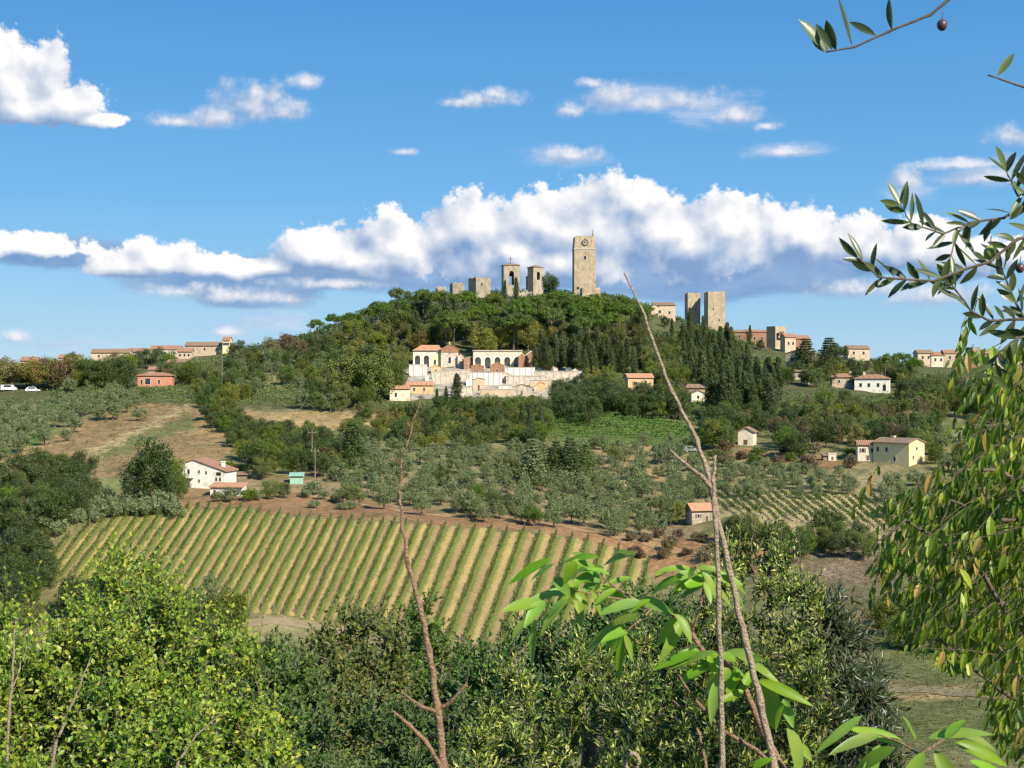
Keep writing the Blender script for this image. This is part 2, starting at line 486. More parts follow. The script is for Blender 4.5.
def mat_rough(name, c1, c2, scale=1.0, rough=0.85, spec=0.2, bump=0.0, c3=None, detail=5, obj=True):
    """two or three colours mottled over a surface"""
    m, t, out = mat_new(name)
    tc_ = t.add('ShaderNodeTexCoord')
    vec = tc_.outputs['Object']
    nz = t.noise(vec, scale, detail, 0.62)
    stops = [(0.34, c1), (0.66, c2)] if c3 is None else [(0.30, c1), (0.5, c2), (0.70, c3)]
    colr = t.ramp(nz, stops)
    oi = t.add('ShaderNodeObjectInfo')
    k = t.m('ADD', 0.9, t.m('MULTIPLY', oi.outputs['Random'], 0.2))
    cc = t.vm('SCALE', colr); cc.node.inputs['Scale'].default_value = 1; t.l.new(k, cc.node.inputs['Scale'])
    p = t.add('ShaderNodeBsdfPrincipled')
    t.l.new(cc, p.inputs['Base Color'])
    p.inputs['Roughness'].default_value = rough
    p.inputs['Specular IOR Level'].default_value = spec
    if bump:
        b = t.add('ShaderNodeBump'); b.inputs['Strength'].default_value = bump; b.inputs['Distance'].default_value = 0.15
        t.l.new(t.noise(vec, scale * 4, 4, 0.6), b.inputs['Height']); t.l.new(b.outputs[0], p.inputs['Normal'])
    t.l.new(p.outputs[0], out.inputs[0])
    return m

def mat_stone(name, c1, c2, c3, course=0.45):
    """coursed rubble stone with darker joints and weather stains"""
    m, t, out = mat_new(name)
    tc_ = t.add('ShaderNodeTexCoord'); vec = tc_.outputs['Object']
    sp = t.add('ShaderNodeSeparateXYZ'); t.l.new(vec, sp.inputs[0])
    cb = t.add('ShaderNodeCombineXYZ')
    t.l.new(t.m('ADD', sp.outputs[0], sp.outputs[1]), cb.inputs[0]); t.l.new(sp.outputs[2], cb.inputs[1])
    br = t.add('ShaderNodeTexBrick'); t.l.new(cb.outputs[0], br.inputs['Vector'])
    br.inputs['Scale'].default_value = 1.0
    br.inputs['Brick Width'].default_value = course * 2.2; br.inputs['Row Height'].default_value = course
    br.inputs['Mortar Size'].default_value = 0.035; br.inputs['Bias'].default_value = 0.0
    br.inputs['Color1'].default_value = (*c1, 1); br.inputs['Color2'].default_value = (*c2, 1)
    br.inputs['Mortar'].default_value = (c3[0] * .8, c3[1] * .8, c3[2] * .8, 1)
    n1 = t.noise(vec, 0.35, 6, 0.65); n2 = t.noise(vec, 1.6, 5, 0.6)
    colr = t.mix(t.maprange(n1, 0.42, 0.66), br.outputs['Color'], c3)
    colr = t.mix(t.maprange(t.noise(t.vm('MULTIPLY', vec, (1.0, 1.0, .22)), 1.3, 5, .65), 0.50, 0.70, 0, 0.7), colr, (c3[0] * .5, c3[1] * .48, c3[2] * .42))
    p = t.add('ShaderNodeBsdfPrincipled'); t.l.new(colr, p.inputs['Base Color'])
    p.inputs['Roughness'].default_value = 0.9; p.inputs['Specular IOR Level'].default_value = 0.15
    b = t.add('ShaderNodeBump'); b.inputs['Strength'].default_value = 0.5; b.inputs['Distance'].default_value = 0.12
    t.l.new(t.m('ADD', br.outputs['Fac'], n2), b.inputs['Height']); t.l.new(b.outputs[0], p.inputs['Normal'])
    t.l.new(p.outputs[0], out.inputs[0])
    return m

def mat_tile(name, c1, c2, c3):
    """pantile roof: rows of tiles with lichen"""
    m, t, out = mat_new(name)
    tc_ = t.add('ShaderNodeTexCoord'); vec = tc_.outputs['Object']
    sp = t.add('ShaderNodeSeparateXYZ'); t.l.new(vec, sp.inputs[0])
    wv = t.m('SINE', t.m('MULTIPLY', sp.outputs[0], 2 * PI / 0.42))
    n1 = t.noise(vec, 0.6, 6, 0.65); n2 = t.noise(vec, 5, 3, 0.6)
    colr = t.ramp(n1, [(0.3, c1), (0.5, c2), (0.72, c3)])
    colr = t.mix(t.maprange(n2, 0.45, 0.7, 0, 0.5), colr, (c1[0] * .6, c1[1] * .6, c1[2] * .6))
    p = t.add('ShaderNodeBsdfPrincipled'); t.l.new(colr, p.inputs['Base Color'])
    p.inputs['Roughness'].default_value = 0.85; p.inputs['Specular IOR Level'].default_value = 0.2
    b = t.add('ShaderNodeBump'); b.inputs['Strength'].default_value = 0.6; b.inputs['Distance'].default_value = 0.1
    t.l.new(t.m('ADD', wv, n2), b.inputs['Height']); t.l.new(b.outputs[0], p.inputs['Normal'])
    t.l.new(p.outputs[0], out.inputs[0])
    return m

# ------------------------------------------------------------------ the ground
m_ground, t, out = mat_new('ground_cover')
at = t.add('ShaderNodeVertexColor'); at.layer_name = 'cover'
tc_ = t.add('ShaderNodeTexCoord'); vec = tc_.outputs['Object']
n1 = t.noise(vec, 0.05, 6, 0.62); n2 = t.noise(vec, 0.7, 6, 0.7); n3 = t.noise(vec, 4.0, 4, 0.65)
k1 = t.maprange(n1, 0.3, 0.7, 0.80, 1.22); k2 = t.maprange(n2, 0.3, 0.7, 0.60, 1.40); k3 = t.maprange(n3, 0.3, 0.7, 0.8, 1.2)
k = t.m('MULTIPLY', t.m('MULTIPLY', k1, k2), k3)
cc = t.vm('SCALE', at.outputs[0]); t.l.new(k, cc.node.inputs['Scale'])
green = t.maprange(t.noise(t.vm('ADD', vec, (50, 9, 0)), 0.16, 7, 0.68), 0.52, 0.64, 0, 0.55)
cc = t.mix(green, cc, (0.085, 0.105, 0.034))
p = t.add('ShaderNodeBsdfPrincipled'); t.l.new(cc, p.inputs['Base Color'])
p.inputs['Roughness'].default_value = 0.95; p.inputs['Specular IOR Level'].default_value = 0.1
b = t.add('ShaderNodeBump'); b.inputs['Strength'].default_value = 0.8; b.inputs['Distance'].default_value = 0.35
t.l.new(t.m('ADD', n2, t.m('MULTIPLY', n3, 0.4)), b.inputs['Height']); t.l.new(b.outputs[0], p.inputs['Normal'])
t.l.new(p.outputs[0], out.inputs[0])

TAN = (0.36, 0.25, 0.11); RED = (0.28, 0.16, 0.075); BROWN = (0.27, 0.185, 0.082); GRASS = (0.125, 0.15, 0.045)
STRAW = (0.40, 0.31, 0.14); FLOOR = (0.10, 0.10, 0.040); DULL = (0.20, 0.18, 0.075); LUSH = (0.11, 0.16, 0.035)
COVER = [  # later ones lie over earlier ones
    ([(-400, 300), (1424, 300), (1424, 800), (-400, 800)], DULL),
    ([(-400, 250), (1424, 250), (1424, 405), (840, 408), (680, 408), (560, 412), (380, 412), (160, 405), (-400, 400)], FLOOR),
    ([(190, 400), (250, 430), (350, 440), (345, 470), (290, 470), (240, 455)], FLOOR),
    ([(215, 405), (262, 412), (380, 412), (400, 420), (380, 432), (300, 432), (250, 428), (225, 420)], TAN),
    ([(262, 375), (285, 374), (284, 388), (262, 389)], TAN),
    ([(-400, 500), (-100, 480), (0, 470), (60, 432), (130, 404), (200, 404), (245, 452), (200, 462), (150, 468), (120, 474), (60, 484), (0, 490), (-400, 520)], BROWN),
    ([(90, 455), (130, 438), (190, 414), (200, 426), (185, 430), (140, 447), (100, 462)], (0.17, 0.17, 0.06)),
    ([(20, 440), (45, 424), (55, 428), (40, 444), (10, 452)], LUSH),
    ([(84, 452), (187, 405), (192, 407), (96, 456)], STRAW),
    ([(0, 462), (84, 419), (88, 422), (0, 468)], TAN),
    ([(40, 520), (110, 478), (130, 480), (60, 528), (0, 560), (-60, 560)], (0.19, 0.20, 0.07)),
    ([(405, 366), (585, 366), (588, 392), (560, 398), (405, 398)], (0.42, 0.36, 0.27)),
    ([(240, 470), (340, 472), (460, 478), (660, 470), (700, 500), (700, 560), (640, 548), (540, 530), (400, 520), (300, 510), (230, 505), (180, 505), (130, 500)], (0.27, 0.20, 0.10)),
    ([(160, 490), (330, 492), (400, 508), (480, 516), (560, 522), (650, 542), (730, 545), (800, 550), (790, 565), (650, 560), (560, 534), (470, 526), (400, 522), (300, 516), (240, 508), (150, 506)], RED),
    ([(590, 447), (655, 447), (690, 470), (640, 486), (600, 470)], TAN),
    ([(545, 408), (640, 413), (700, 428), (690, 446), (560, 442), (540, 430)], LUSH),
    ([(660, 455), (900, 462), (900, 500), (700, 500)], (0.27, 0.22, 0.105)),
    ([(740, 448), (860, 462), (850, 470), (730, 458)], RED),
    ([(690, 492), (900, 496), (920, 540), (820, 540), (720, 520)], STRAW),
    ([(630, 540), (735, 535), (800, 545), (790, 575), (640, 580)], RED),
    ([(795, 543), (866, 545), (892, 568), (905, 600), (850, 612), (800, 600), (780, 575)], (0.215, 0.16, 0.10)),
    ([(810, 582), (905, 585), (925, 625), (830, 640)], (0.16, 0.135, 0.07)),
    ([(840, 636), (1100, 636), (1100, 760), (860, 740)], (0.15, 0.16, 0.055)),
    ([(860, 682), (1000, 684), (1000, 700), (865, 702)], TAN),
    ([(845, 612), (920, 616), (930, 632), (850, 632)], (0.30, 0.20, 0.10)),
    ([(270, 612), (350, 625), (350, 650), (240, 640)], (0.24, 0.21, 0.09)),
]
ys = np.concatenate([np.linspace(-60, 100, 60), np.arange(102.5, 802, 2.2), np.linspace(810, 1300, 40), np.geomspace(1400, 16000, 14)])
ss = np.concatenate([np.linspace(-2.2, -0.46, 50), np.arange(-0.455, 0.455, 0.0026), np.linspace(0.46, 2.2, 50)])
SS, YS = np.meshgrid(ss, ys)
XS = SS * (np.abs(YS) + 12)
ZS = ground(XS, YS)
nr, nc = XS.shape
V = np.stack([XS, YS, ZS], -1).reshape(-1, 3)
idx = np.arange(nr * nc).reshape(nr, nc)
Q = np.stack([idx[:-1, :-1], idx[:-1, 1:], idx[1:, 1:], idx[1:, :-1]], -1).reshape(-1, 4)
me = mesh_np('ground', V, Q, smooth_=True)
uu = CX + F * V[:, 0] / np.maximum(V[:, 1], 1)
vv = CY - (V[:, 2] - ZC) * F / np.maximum(V[:, 1], 1)
jit = np.sin(V[:, 0] * .9 + V[:, 1] * .37) * 2.0 + np.sin(V[:, 0] * .31 - V[:, 1] * .73 + 1) * 2.5
colv = np.zeros((len(V), 4), np.float32); colv[:, 3] = 1
colv[:, :3] = (0.12, 0.12, 0.05)
mid = (V[:, 1] > 100) & (V[:, 1] < 1000)
for poly, c_ in COVER:
    ins = inpoly(uu + jit, vv + jit * .5, poly) & mid
    colv[ins, :3] = c_
ca = me.color_attributes.new('cover', 'FLOAT_COLOR', 'POINT')
ca.data.foreach_set('color', colv.ravel())
g = new_obj('ground', me, m_ground)
tag(g, kind='structure')

# ------------------------------------------------------------------ foliage meshes
def unit(a):
    return a / np.maximum(np.linalg.norm(a, axis=-1, keepdims=True), 1e-9)

def cards(C, N, L, W, tdir=None, jitter=0.5):
    """flat four-cornered sprays centred at C, facing N"""
    n = len(C)
    r = rng.normal(size=(n, 3)) if tdir is None else np.asarray(tdir) + rng.normal(size=(n, 3)) * jitter
    N = unit(N)
    T = unit(r - (r * N).sum(1, keepdims=True) * N)
    B = np.cross(N, T)
    L = np.broadcast_to(L, (n,))[:, None]; W = np.broadcast_to(W, (n,))[:, None]
    a = C - T * L * .5
    b_ = C + B * W * .5 + T * L * .05
    c_ = C + T * L * .5 + N * L * .08
    d_ = C - B * W * .5 + T * L * .02
    V = np.stack([a, b_, c_, d_], 1).reshape(-1, 3)
    Q = np.arange(4 * n).reshape(n, 4)
    return V, Q

def clumps(centers, radii, per, leaf, up=0.25, rand=0.55, aspect=0.62, tdir=None, squash=1.0, jitter=.5):
    Cs = []; Ns = []
    for c_, r in zip(centers, radii):
        n = max(4, int(per * rng.uniform(.8, 1.2)))
        dirs = unit(rng.normal(size=(n, 3)))
        rad = r * rng.uniform(0.55, 1.08, n)[:, None]
        off = dirs * rad; off[:, 2] *= squash
        Cs.append(c_ + off)
        Ns.append(dirs + np.array([0, 0, up]) + rng.normal(size=(n, 3)) * rand)
    C = np.concatenate(Cs); N = np.concatenate(Ns)
    s = leaf * rng.uniform(.65, 1.3, len(C))
    return cards(C, N, s, s * aspect, tdir, jitter)

def ell_centers(n, rx, ry, rz, z0, shell=0.55, low=-0.8):
    d = unit(rng.normal(size=(n * 3, 3))); d = d[d[:, 2] > low][:n]
    r = rng.uniform(shell, 1.0, len(d))[:, None]
    lump = 1 + 0.16 * np.sin(d[:, :1] * 5 + rng.uniform(0, 6)) * np.sin(d[:, 1:2] * 4 + rng.uniform(0, 6))
    c_ = d * r * lump * np.array([rx, ry, rz]); c_[:, 2] += z0
    return c_

def trunk_mb(H, r0, limbs, top, spread, seed, lean=0.0):
    rs = random.Random(seed)
    mb = MB()
    pts = [(0, 0, -0.8)]; rr = [r0 * 1.25]
    x = y = 0
    for k in range(1, 5):
        x += rs.uniform(-1, 1) * H * .02 + lean; y += rs.uniform(-1, 1) * H * .02
        pts.append((x, y, top * k / 4)); rr.append(r0 * (1 - .16 * k))
    mb.tube(pts, rr, 7)
    for k in range(limbs):
        a = 2 * PI * (k + rs.random()) / limbs; z = top * rs.uniform(.6, .98)
        e = (x + math.cos(a) * spread * rs.uniform(.6, 1), y + math.sin(a) * spread * rs.uniform(.6, 1), z + (H - top) * rs.uniform(.35, .8))
        m_ = ((x + e[0]) * .5 * .8, (y + e[1]) * .5 * .8, (z + e[2]) * .5 - .1)
        mb.tube([(x * z / top, y * z / top, z), m_, e], [r0 * .42, r0 * .28, r0 * .1], 5)
    return mb

def make_species(name):
    """list of (crown mesh, trunk MB) variants, nominal height"""
    out_ = []
    for k in range(5):
        if name == 'pine':          # umbrella crown, 14 m
            n = 46; c_ = ell_centers(n, 5.8, 5.8, 3.6, 9.2, .55, -.12)
            V, Q = clumps(c_, rng.uniform(1.0, 1.6, n), 110, 0.46, .9, .45, .6, None, .7)
            H = 13.6; tr = trunk_mb(H, .34, 6, 8.0, 4.2, k)
        elif name == 'cypress':     # flame-shaped, 15 m
            n = 52; z = np.linspace(.6, 14.2, n); f = np.sin(np.clip(z / 15.0, 0, 1) ** .62 * PI) ** .75
            a = rng.uniform(0, 2 * PI, n); rr = 0.62 * f * rng.uniform(.3, 1.0, n) * 1.35
            c_ = np.stack([np.cos(a) * rr, np.sin(a) * rr, z], 1)
            V, Q = clumps(c_, .35 + .75 * f, 60, 0.62, .15, .4, .34, (0, 0, 1), 1.5, .25)
            H = 15.0; tr = trunk_mb(H, .22, 0, 2.5, 1, k)
        elif name == 'oak':         # dense round crown, 9 m
            n = 44; c_ = ell_centers(n, 3.7, 3.7, 3.7, 4.7, .5, -.85)
            V, Q = clumps(c_, rng.uniform(.8, 1.45, n), 130, 0.35)
            H = 9.3; tr = trunk_mb(H, .28, 5, 3.2, 2.8, k)
        elif name == 'loose':       # open, uneven crown showing limbs, 9 m
            n = 30; c_ = ell_centers(n, 3.4, 3.4, 4.0, 4.7, .35, -.85)
            V, Q = clumps(c_, rng.uniform(.5, 1.25, n), 110, 0.33, .2, .8)
            H = 9.5; tr = trunk_mb(H, .22, 8, 3.8, 2.8, k)
        elif name == 'olive':       # low silvery cloud on a short trunk, 4 m
            n = 26; c_ = ell_centers(n, 1.75, 1.75, 1.5, 2.05, .4, -.85)
            V, Q = clumps(c_, rng.uniform(.4, .8, n), 70, 0.27, .3, .9, .45)
            H = 4.0; tr = trunk_mb(H, .2, 4, 1.2, 1.1, k)
        elif name == 'bush':        # 2.4 m, foliage to the ground
            n = 22; c_ = ell_centers(n, 1.45, 1.45, 1.2, 1.0, .4, -.3)
            V, Q = clumps(c_, rng.uniform(.35, .75, n), 60, 0.27)
            H = 2.6; tr = trunk_mb(H, .09, 3, .5, .6, k)
        elif name == 'conifer':     # tiered cone, 13 m
            cs = []; rs_ = []
            for z in np.arange(1.4, 12.6, .8):
                R_ = 3.1 * (1 - z / 13.4) ** .8 * rng.uniform(.85, 1.1)
                for a in np.arange(0, 2 * PI, .75):
                    aa = a + rng.uniform(-.3, .3); q = R_ * rng.uniform(.55, 1)
                    cs.append((math.cos(aa) * q, math.sin(aa) * q, z - q * .12)); rs_.append(.35 + R_ * .22)
            V, Q = clumps(np.array(cs), rs_, 32, 0.5, .3, .5, .5, None, .55)
            H = 13.0; tr = trunk_mb(H, .25, 0, 3, 1, k)
        me_ = mesh_np(name + '_crown', V, Q)
        tm = bpy.data.meshes.new(name + '_trunk'); tm.from_pydata(tr.v, [], tr.f); tm.update()
        # merged version for trees only a few pixels across
        Vt = np.array(tr.v); nf = len(Q)
        q4 = [f for f in tr.f if len(f) == 4]
        both = mesh_np(name + '_tree', np.concatenate([V, Vt]), np.concatenate([Q, np.array(q4) + len(V)]), None, [0] * nf + [1] * len(q4))
        out_.append((me_, tm, both, H))
    return out_

bark = mat_rough('bark', (0.10, 0.08, 0.06), (0.20, 0.165, 0.125), 3.0, .9, .1, .3)
bark_pale = mat_rough('bark_pale', (0.20, 0.17, 0.13), (0.33, 0.29, 0.23), 3.0, .9, .1, .3)
FM = {
    'pine': mat_leaf('pine_needles', [(0.107, 0.167, 0.022), (0.166, 0.235, 0.028), (0.070, 0.118, 0.020)], .22, .6, .2, patch=.45, pscale=.45),
    'dark': mat_leaf('dark_leaves', [(0.044, 0.071, 0.019), (0.067, 0.098, 0.024), (0.094, 0.127, 0.029)], .18, .5, .3, patch=.45, pscale=.45),
    'cypress': mat_leaf('cypress_scales', [(0.048, 0.070, 0.024), (0.074, 0.098, 0.032), (0.107, 0.128, 0.041)], .12, .6, .2, tree_var=.4, patch=.45, pscale=.45),
    'green': mat_leaf('green_leaves', [(0.121, 0.162, 0.026), (0.172, 0.213, 0.032), (0.091, 0.123, 0.021)], .25, .5, .25, tree_var=.45, patch=.45, pscale=.45),
    'yellow': mat_leaf('yellowing_leaves', [(0.213, 0.228, 0.037), (0.289, 0.258, 0.046), (0.145, 0.175, 0.034)], .28, .55, .2, tree_var=.5, patch=.45, pscale=.45),
    'autumn': mat_leaf('autumn_leaves', [(0.252, 0.177, 0.042), (0.196, 0.185, 0.042), (0.138, 0.142, 0.037)], .25, .6, .2, transcol=(.4, .22, .04), tree_var=.5, patch=.45, pscale=.45),
    'brown': mat_leaf('brownish_leaves', [(0.169, 0.124, 0.058), (0.130, 0.117, 0.046), (0.221, 0.156, 0.078)], .2, .6, .2, transcol=(.25, .18, .06), tree_var=.45, patch=.45, pscale=.45),
    'olive': mat_leaf('olive_leaves', [(0.125, 0.165, 0.048), (0.180, 0.225, 0.072), (0.095, 0.130, 0.036)], .15, .5, .3, under=(0.19, 0.23, 0.095), tree_var=.35, patch=.45, pscale=.9),
    'lush': mat_leaf('bright_green_leaves', [(0.103, 0.190, 0.025), (0.138, 0.230, 0.034), (0.075, 0.138, 0.023)], .3, .5, .25),
    'rust': mat_leaf('rusty_leaves', [(0.264, 0.094, 0.039), (0.198, 0.077, 0.033), (0.132, 0.077, 0.033)], .2, .6, .2, transcol=(.4, .12, .04)),
}
SPECIES = {k: make_species(k) for k in ('pine', 'cypress', 'oak', 'loose', 'olive', 'bush', 'conifer')}
for vs in SPECIES.values():
    for cm, tm, both, H in vs:
        cm.materials.append(FM['green']); tm.materials.append(bark)
        both.materials.append(FM['green']); both.materials.append(bark)

ALLTREES = []
def tree(name, species, fm, x, y, z, H, wf=1.0, label='', cat='tree', group=None, parts=None, bk=None):
    cm, tm, both, H0 = SPECIES[species][rng.integers(0, 5)]
    s = H / H0; px = H * F / max(y, 1)
    if parts is None: parts = px > 26
    rz = rng.uniform(0, 2 * PI)
    if parts:
        r = empty(name, (x, y, z), rz)
        for nm, me_, mt in (('crown', cm, FM[fm]), ('trunk', tm, bk or bark)):
            c_ = bpy.data.objects.new(nm, me_); COL.objects.link(c_); c_.parent = r
            c_.material_slots[0].link = 'OBJECT'; c_.material_slots[0].material = mt
    else:
        r = bpy.data.objects.new(name, both); COL.objects.link(r)
        r.location = (x, y, z); r.rotation_euler = (0, 0, rz)
        r.material_slots[0].link = 'OBJECT'; r.material_slots[0].material = FM[fm]
    r.scale = (s * wf, s * wf, s)
    tag(r, label, cat, group)
    ALLTREES.append((r, x, y, H))
    return r

# rectangles in which buildings must stay visible (u0, u1, v0, v1)
KEEP = [(409, 538, 342, 372), (402, 582, 364, 392), (386, 432, 380, 402), (572, 598, 230, 290), (499, 521, 262, 288), (526, 543, 262, 290), (468, 490, 276, 290),
        (684, 726, 290, 322), (752, 790, 322, 356), (783, 816, 357, 392), (836, 896, 371, 394), (626, 653, 374, 391), (738, 762, 424, 445),
        (860, 924, 434, 468), (180, 230, 455, 492), (205, 245, 480, 497), (130, 176, 364, 386), (80, 222, 343, 358), (822, 840, 452, 462),
        (688, 718, 500, 524), (286, 306, 470, 484), (650, 676, 320, 332), (690, 707, 386, 398), (915, 1024, 352, 372), (945, 962, 408, 424),
        (735, 756, 328, 338), (0, 46, 380, 392)]
KEEPD = [pt((a + b_) / 2, d_)[1] for a, b_, c_, d_ in KEEP]
def clear_of(u, v, w_, h_, d_t=0):
    for (a, b_, c_, d_), dk in zip(KEEP, KEEPD):
        if d_t > dk + 12: continue
        if u + w_ * .42 > a and u - w_ * .42 < b_ and v + h_ * .42 > c_ and v - h_ * .48 < d_: return False
    return True

WREL = {'pine': 1.0, 'cypress': .20, 'oak': .95, 'loose': .85, 'olive': 1.15, 'bush': 1.35, 'conifer': .55}
def zone(poly, mix_, dx, dy, group=None, seed=1, keepout=True, jit_=.45):
    """fill a region of the hillside with trees; mix_: (weight, name, species, leaf, Hmin, Hmax, label, cat, group)"""
    rs = random.Random(seed)
    us = [p[0] for p in poly]; vs = [p[1] for p in poly]
    wts = [m_[0] for m_ in mix_]
    v = min(vs); row = 0; n = 0
    while v < max(vs):
        u = min(us) + (row % 2) * dx * .5
        while u < max(us):
            uu_ = u + rs.uniform(-jit_, jit_) * dx; vv_ = v + rs.uniform(-jit_, jit_) * dy
            u += dx
            if not inpoly([uu_], [vv_], poly)[0]: continue
            wt, name, sp, fm, h0, h1, label, cat, grp = rs.choices(mix_, wts)[0]
            H = rs.uniform(h0, h1)
            _, d0, _ = pt(uu_, vv_ + 3)
            hp = H * F / d0
            q = pt_top(uu_, vv_ - hp / 2, H)
            if q is None: continue
            if keepout and not clear_of(uu_, vv_, hp * WREL[sp], hp, q[1]): continue
            wf = rs.uniform(.88, 1.15) * (1.5 if sp == 'cypress' else 1)
            tree(name, sp, fm, *q, H, wf, label, cat, grp); n += 1
        v += dy; row += 1
    return n

def T(u, vtop, vbase, name, sp, fm, label, wf=1.0, group=None, cat='tree', bk=None):
    """one particular tree: from its foot at u, vbase up to vtop"""
    x, y, z = pt(u, vbase)
    H = (vbase - vtop) * y / F
    return tree(name, sp, fm, x, y, z, H, wf, label, cat, group, True, bk)

def TT(u, vtop, H, name, sp, fm, label, wf=1.0, group=None, cat='tree', parts=None):
    q = pt_top(u, vtop, H)
    if q is None:
        x, y, z = pt(u, 0)
        q = (x, y, z)
    return tree(name, sp, fm, *q, H, wf, label, cat, group, parts)

# ---- the castle hill
G_PINE = 'umbrella pines crowning the castle hill'
pine_lab = 'umbrella pine with a broad green crown below the hilltop towers'
skyl = [(386, 300, 0), (400, 286, 0), (423, 287, 0), (445, 288, 0), (464, 288, 0), (492, 291, 0), (522, 295, 0), (553, 288, 0), (575, 294, 0), (600, 291, 0), (622, 293, 0), (638, 301, 0)]
for i, (u, v, _) in enumerate(skyl):
    TT(u, v, rng.uniform(14, 16), 'umbrella_pine', 'pine', 'pine', pine_lab, rng.uniform(.75, .95), G_PINE)
for u, v in [(318, 318), (336, 312), (352, 311), (366, 306), (378, 300)]:
    TT(u, v, 10.5, 'umbrella_pine', 'pine', 'pine', 'umbrella pine with dark bare stems on the left shoulder of the castle hill', 1.0, 'umbrella pines on the left shoulder')
TT(550, 270, 13, 'holm_oak', 'oak', 'dark', 'single round dark tree on the summit beside the small bell tower', .82)
TT(516, 277, 13, 'cypress_tree', 'cypress', 'cypress', 'slim cypress standing in front of the right side of the bell tower', 1.3)
TT(505, 280, 9, 'cypress_tree', 'cypress', 'cypress', 'short cypress at the left foot of the bell tower with the cross', 1.2)
TT(586, 278, 6, 'climbing_shrub', 'bush', 'brown', 'brownish shrub growing at the foot of the clock tower', .9, cat='shrub')
zone([(384, 300), (500, 308), (600, 303), (652, 322), (640, 332), (560, 334), (480, 334), (384, 328)],
     [(6, 'umbrella_pine', 'pine', 'pine', 13, 16, pine_lab, 'tree', G_PINE),
      (4, 'holm_oak', 'oak', 'dark', 9, 11, 'dark holm oak among the umbrella pines of the castle hill', 'tree', 'holm oaks of the castle hill'),
      (2, 'cypress_tree', 'cypress', 'cypress', 12, 16, 'dark cypress rising among the pines below the towers', 'tree', 'cypresses among the pines')], 17, 10, seed=3)
aut = 'yellow and rust tinged tree in the belt between pines and cemetery'
mixZ2 = [(6, 'yellowing_tree', 'oak', 'yellow', 9, 12, 'yellowing green tree in the belt above the cemetery', 'tree', 'yellowing trees above the cemetery'),
         (2, 'autumn_tree', 'loose', 'autumn', 9, 12, aut, 'tree', 'autumn trees above the cemetery'),
         (3, 'broadleaf_tree', 'oak', 'green', 9, 11, 'green rounded tree in the belt above the cemetery', 'tree', 'green trees above the cemetery'),
         (2, 'cypress_tree', 'cypress', 'cypress', 9, 12, 'dark cypress in the belt of trees above the cemetery', 'tree', 'cypresses above the cemetery')]
zone([(345, 330), (384, 322), (480, 328), (560, 330), (645, 330), (650, 338), (534, 340), (410, 340), (345, 350)], mixZ2, 13, 8, seed=4)
for u, v, H in [(542, 329, 14), (556, 334, 13), (563, 331, 13), (573, 333, 14), (580, 329, 14), (588, 333, 13), (598, 330, 12), (608, 336, 11), (616, 333, 12), (535, 345, 9), (569, 345, 9), (627, 338, 11), (549, 345, 11), (578, 341, 12), (593, 343, 11), (603, 339, 12), (612, 347, 10), (622, 346, 10), (634, 346, 10), (640, 338, 11), (585, 350, 9), (545, 337, 12)]:
    TT(u, v, H, 'cypress_tree', 'cypress', 'cypress', 'tall cypress in the row at the right end of the cemetery', 1.6, 'cypresses behind the cemetery wall')
# ---- left shoulder
mixL = [(5, 'broadleaf_tree', 'oak', 'green', 6, 9, 'green tree in the thicket on the left shoulder of the hill', 'tree', 'thicket trees of the left shoulder'),
        (3, 'holm_oak', 'oak', 'dark', 6, 9, 'dark dense tree in the thicket on the left shoulder of the hill', 'tree', 'dark trees of the left shoulder'),
        (3, 'grey_leaved_tree', 'loose', 'olive', 6, 8, 'grey green open tree in the thicket on the left shoulder', 'tree', 'grey trees of the left shoulder'),
        (2, 'yellowing_tree', 'oak', 'yellow', 5, 8, 'yellow green tree in the thicket on the left shoulder', 'tree', 'yellow trees of the left shoulder')]
zone([(165, 362), (230, 350), (290, 347), (345, 330), (400, 345), (408, 372), (388, 396), (330, 404), (300, 398), (284, 374), (262, 374), (262, 390), (230, 398), (190, 390), (168, 385)], mixL, 12, 7.5, seed=5)
for u, v, b_ in [(372, 330, 402), (345, 338, 400), (392, 345, 398)]:
    T(u, v + 12, b_, 'holm_oak', 'oak', 'green', {372: 'largest round green tree on the slope left of the cemetery', 345: 'tall green tree between the left thicket and the largest round tree', 392: 'dark green tree touching the left end of the cemetery chapel'}[u], .9)
for u, v, lab in [(237, 338, 'dark round tree on the skyline nearest the left village roofs'), (270, 336, 'low brown green tree on the skyline left of the pines'), (286, 331, 'brownish bush topped tree on the skyline between left village and pines'), (300, 338, 'small dark tree on the skyline just left of the umbrella pines')]:
    TT(u, v, 9, 'broadleaf_tree', 'oak', 'dark' if u < 260 else 'brown', lab, 1.1)
# hedge running down the slope
hedge_mix = [(4, 'hedge_tree', 'oak', 'dark', 4.5, 6.5, 'dark dense tree of the hedge that runs down the brown field edge', 'tree', 'hedge trees down the field edge'),
             (3, 'hedge_tree', 'oak', 'green', 4.5, 6, 'mid green tree of the hedge that runs down the brown field edge', 'tree', 'green hedge trees down the field edge')]
zone([(198, 398), (226, 400), (252, 420), (330, 430), (342, 452), (330, 468), (262, 470), (240, 446), (214, 424)], hedge_mix, 10.5, 7, seed=6)
T(352, 420, 468, 'fir_tree', 'conifer', 'dark', 'dark pointed fir left of the rust coloured bush', 1.5)
T(330, 446, 466, 'rust_shrub', 'bush', 'rust', 'rust red bush beside the dark pointed fir', 1.0, cat='shrub')
T(262, 440, 478, 'umbrella_pine', 'pine', 'green', 'small spreading pine with bare stem right of the white farmhouse', 1.0)
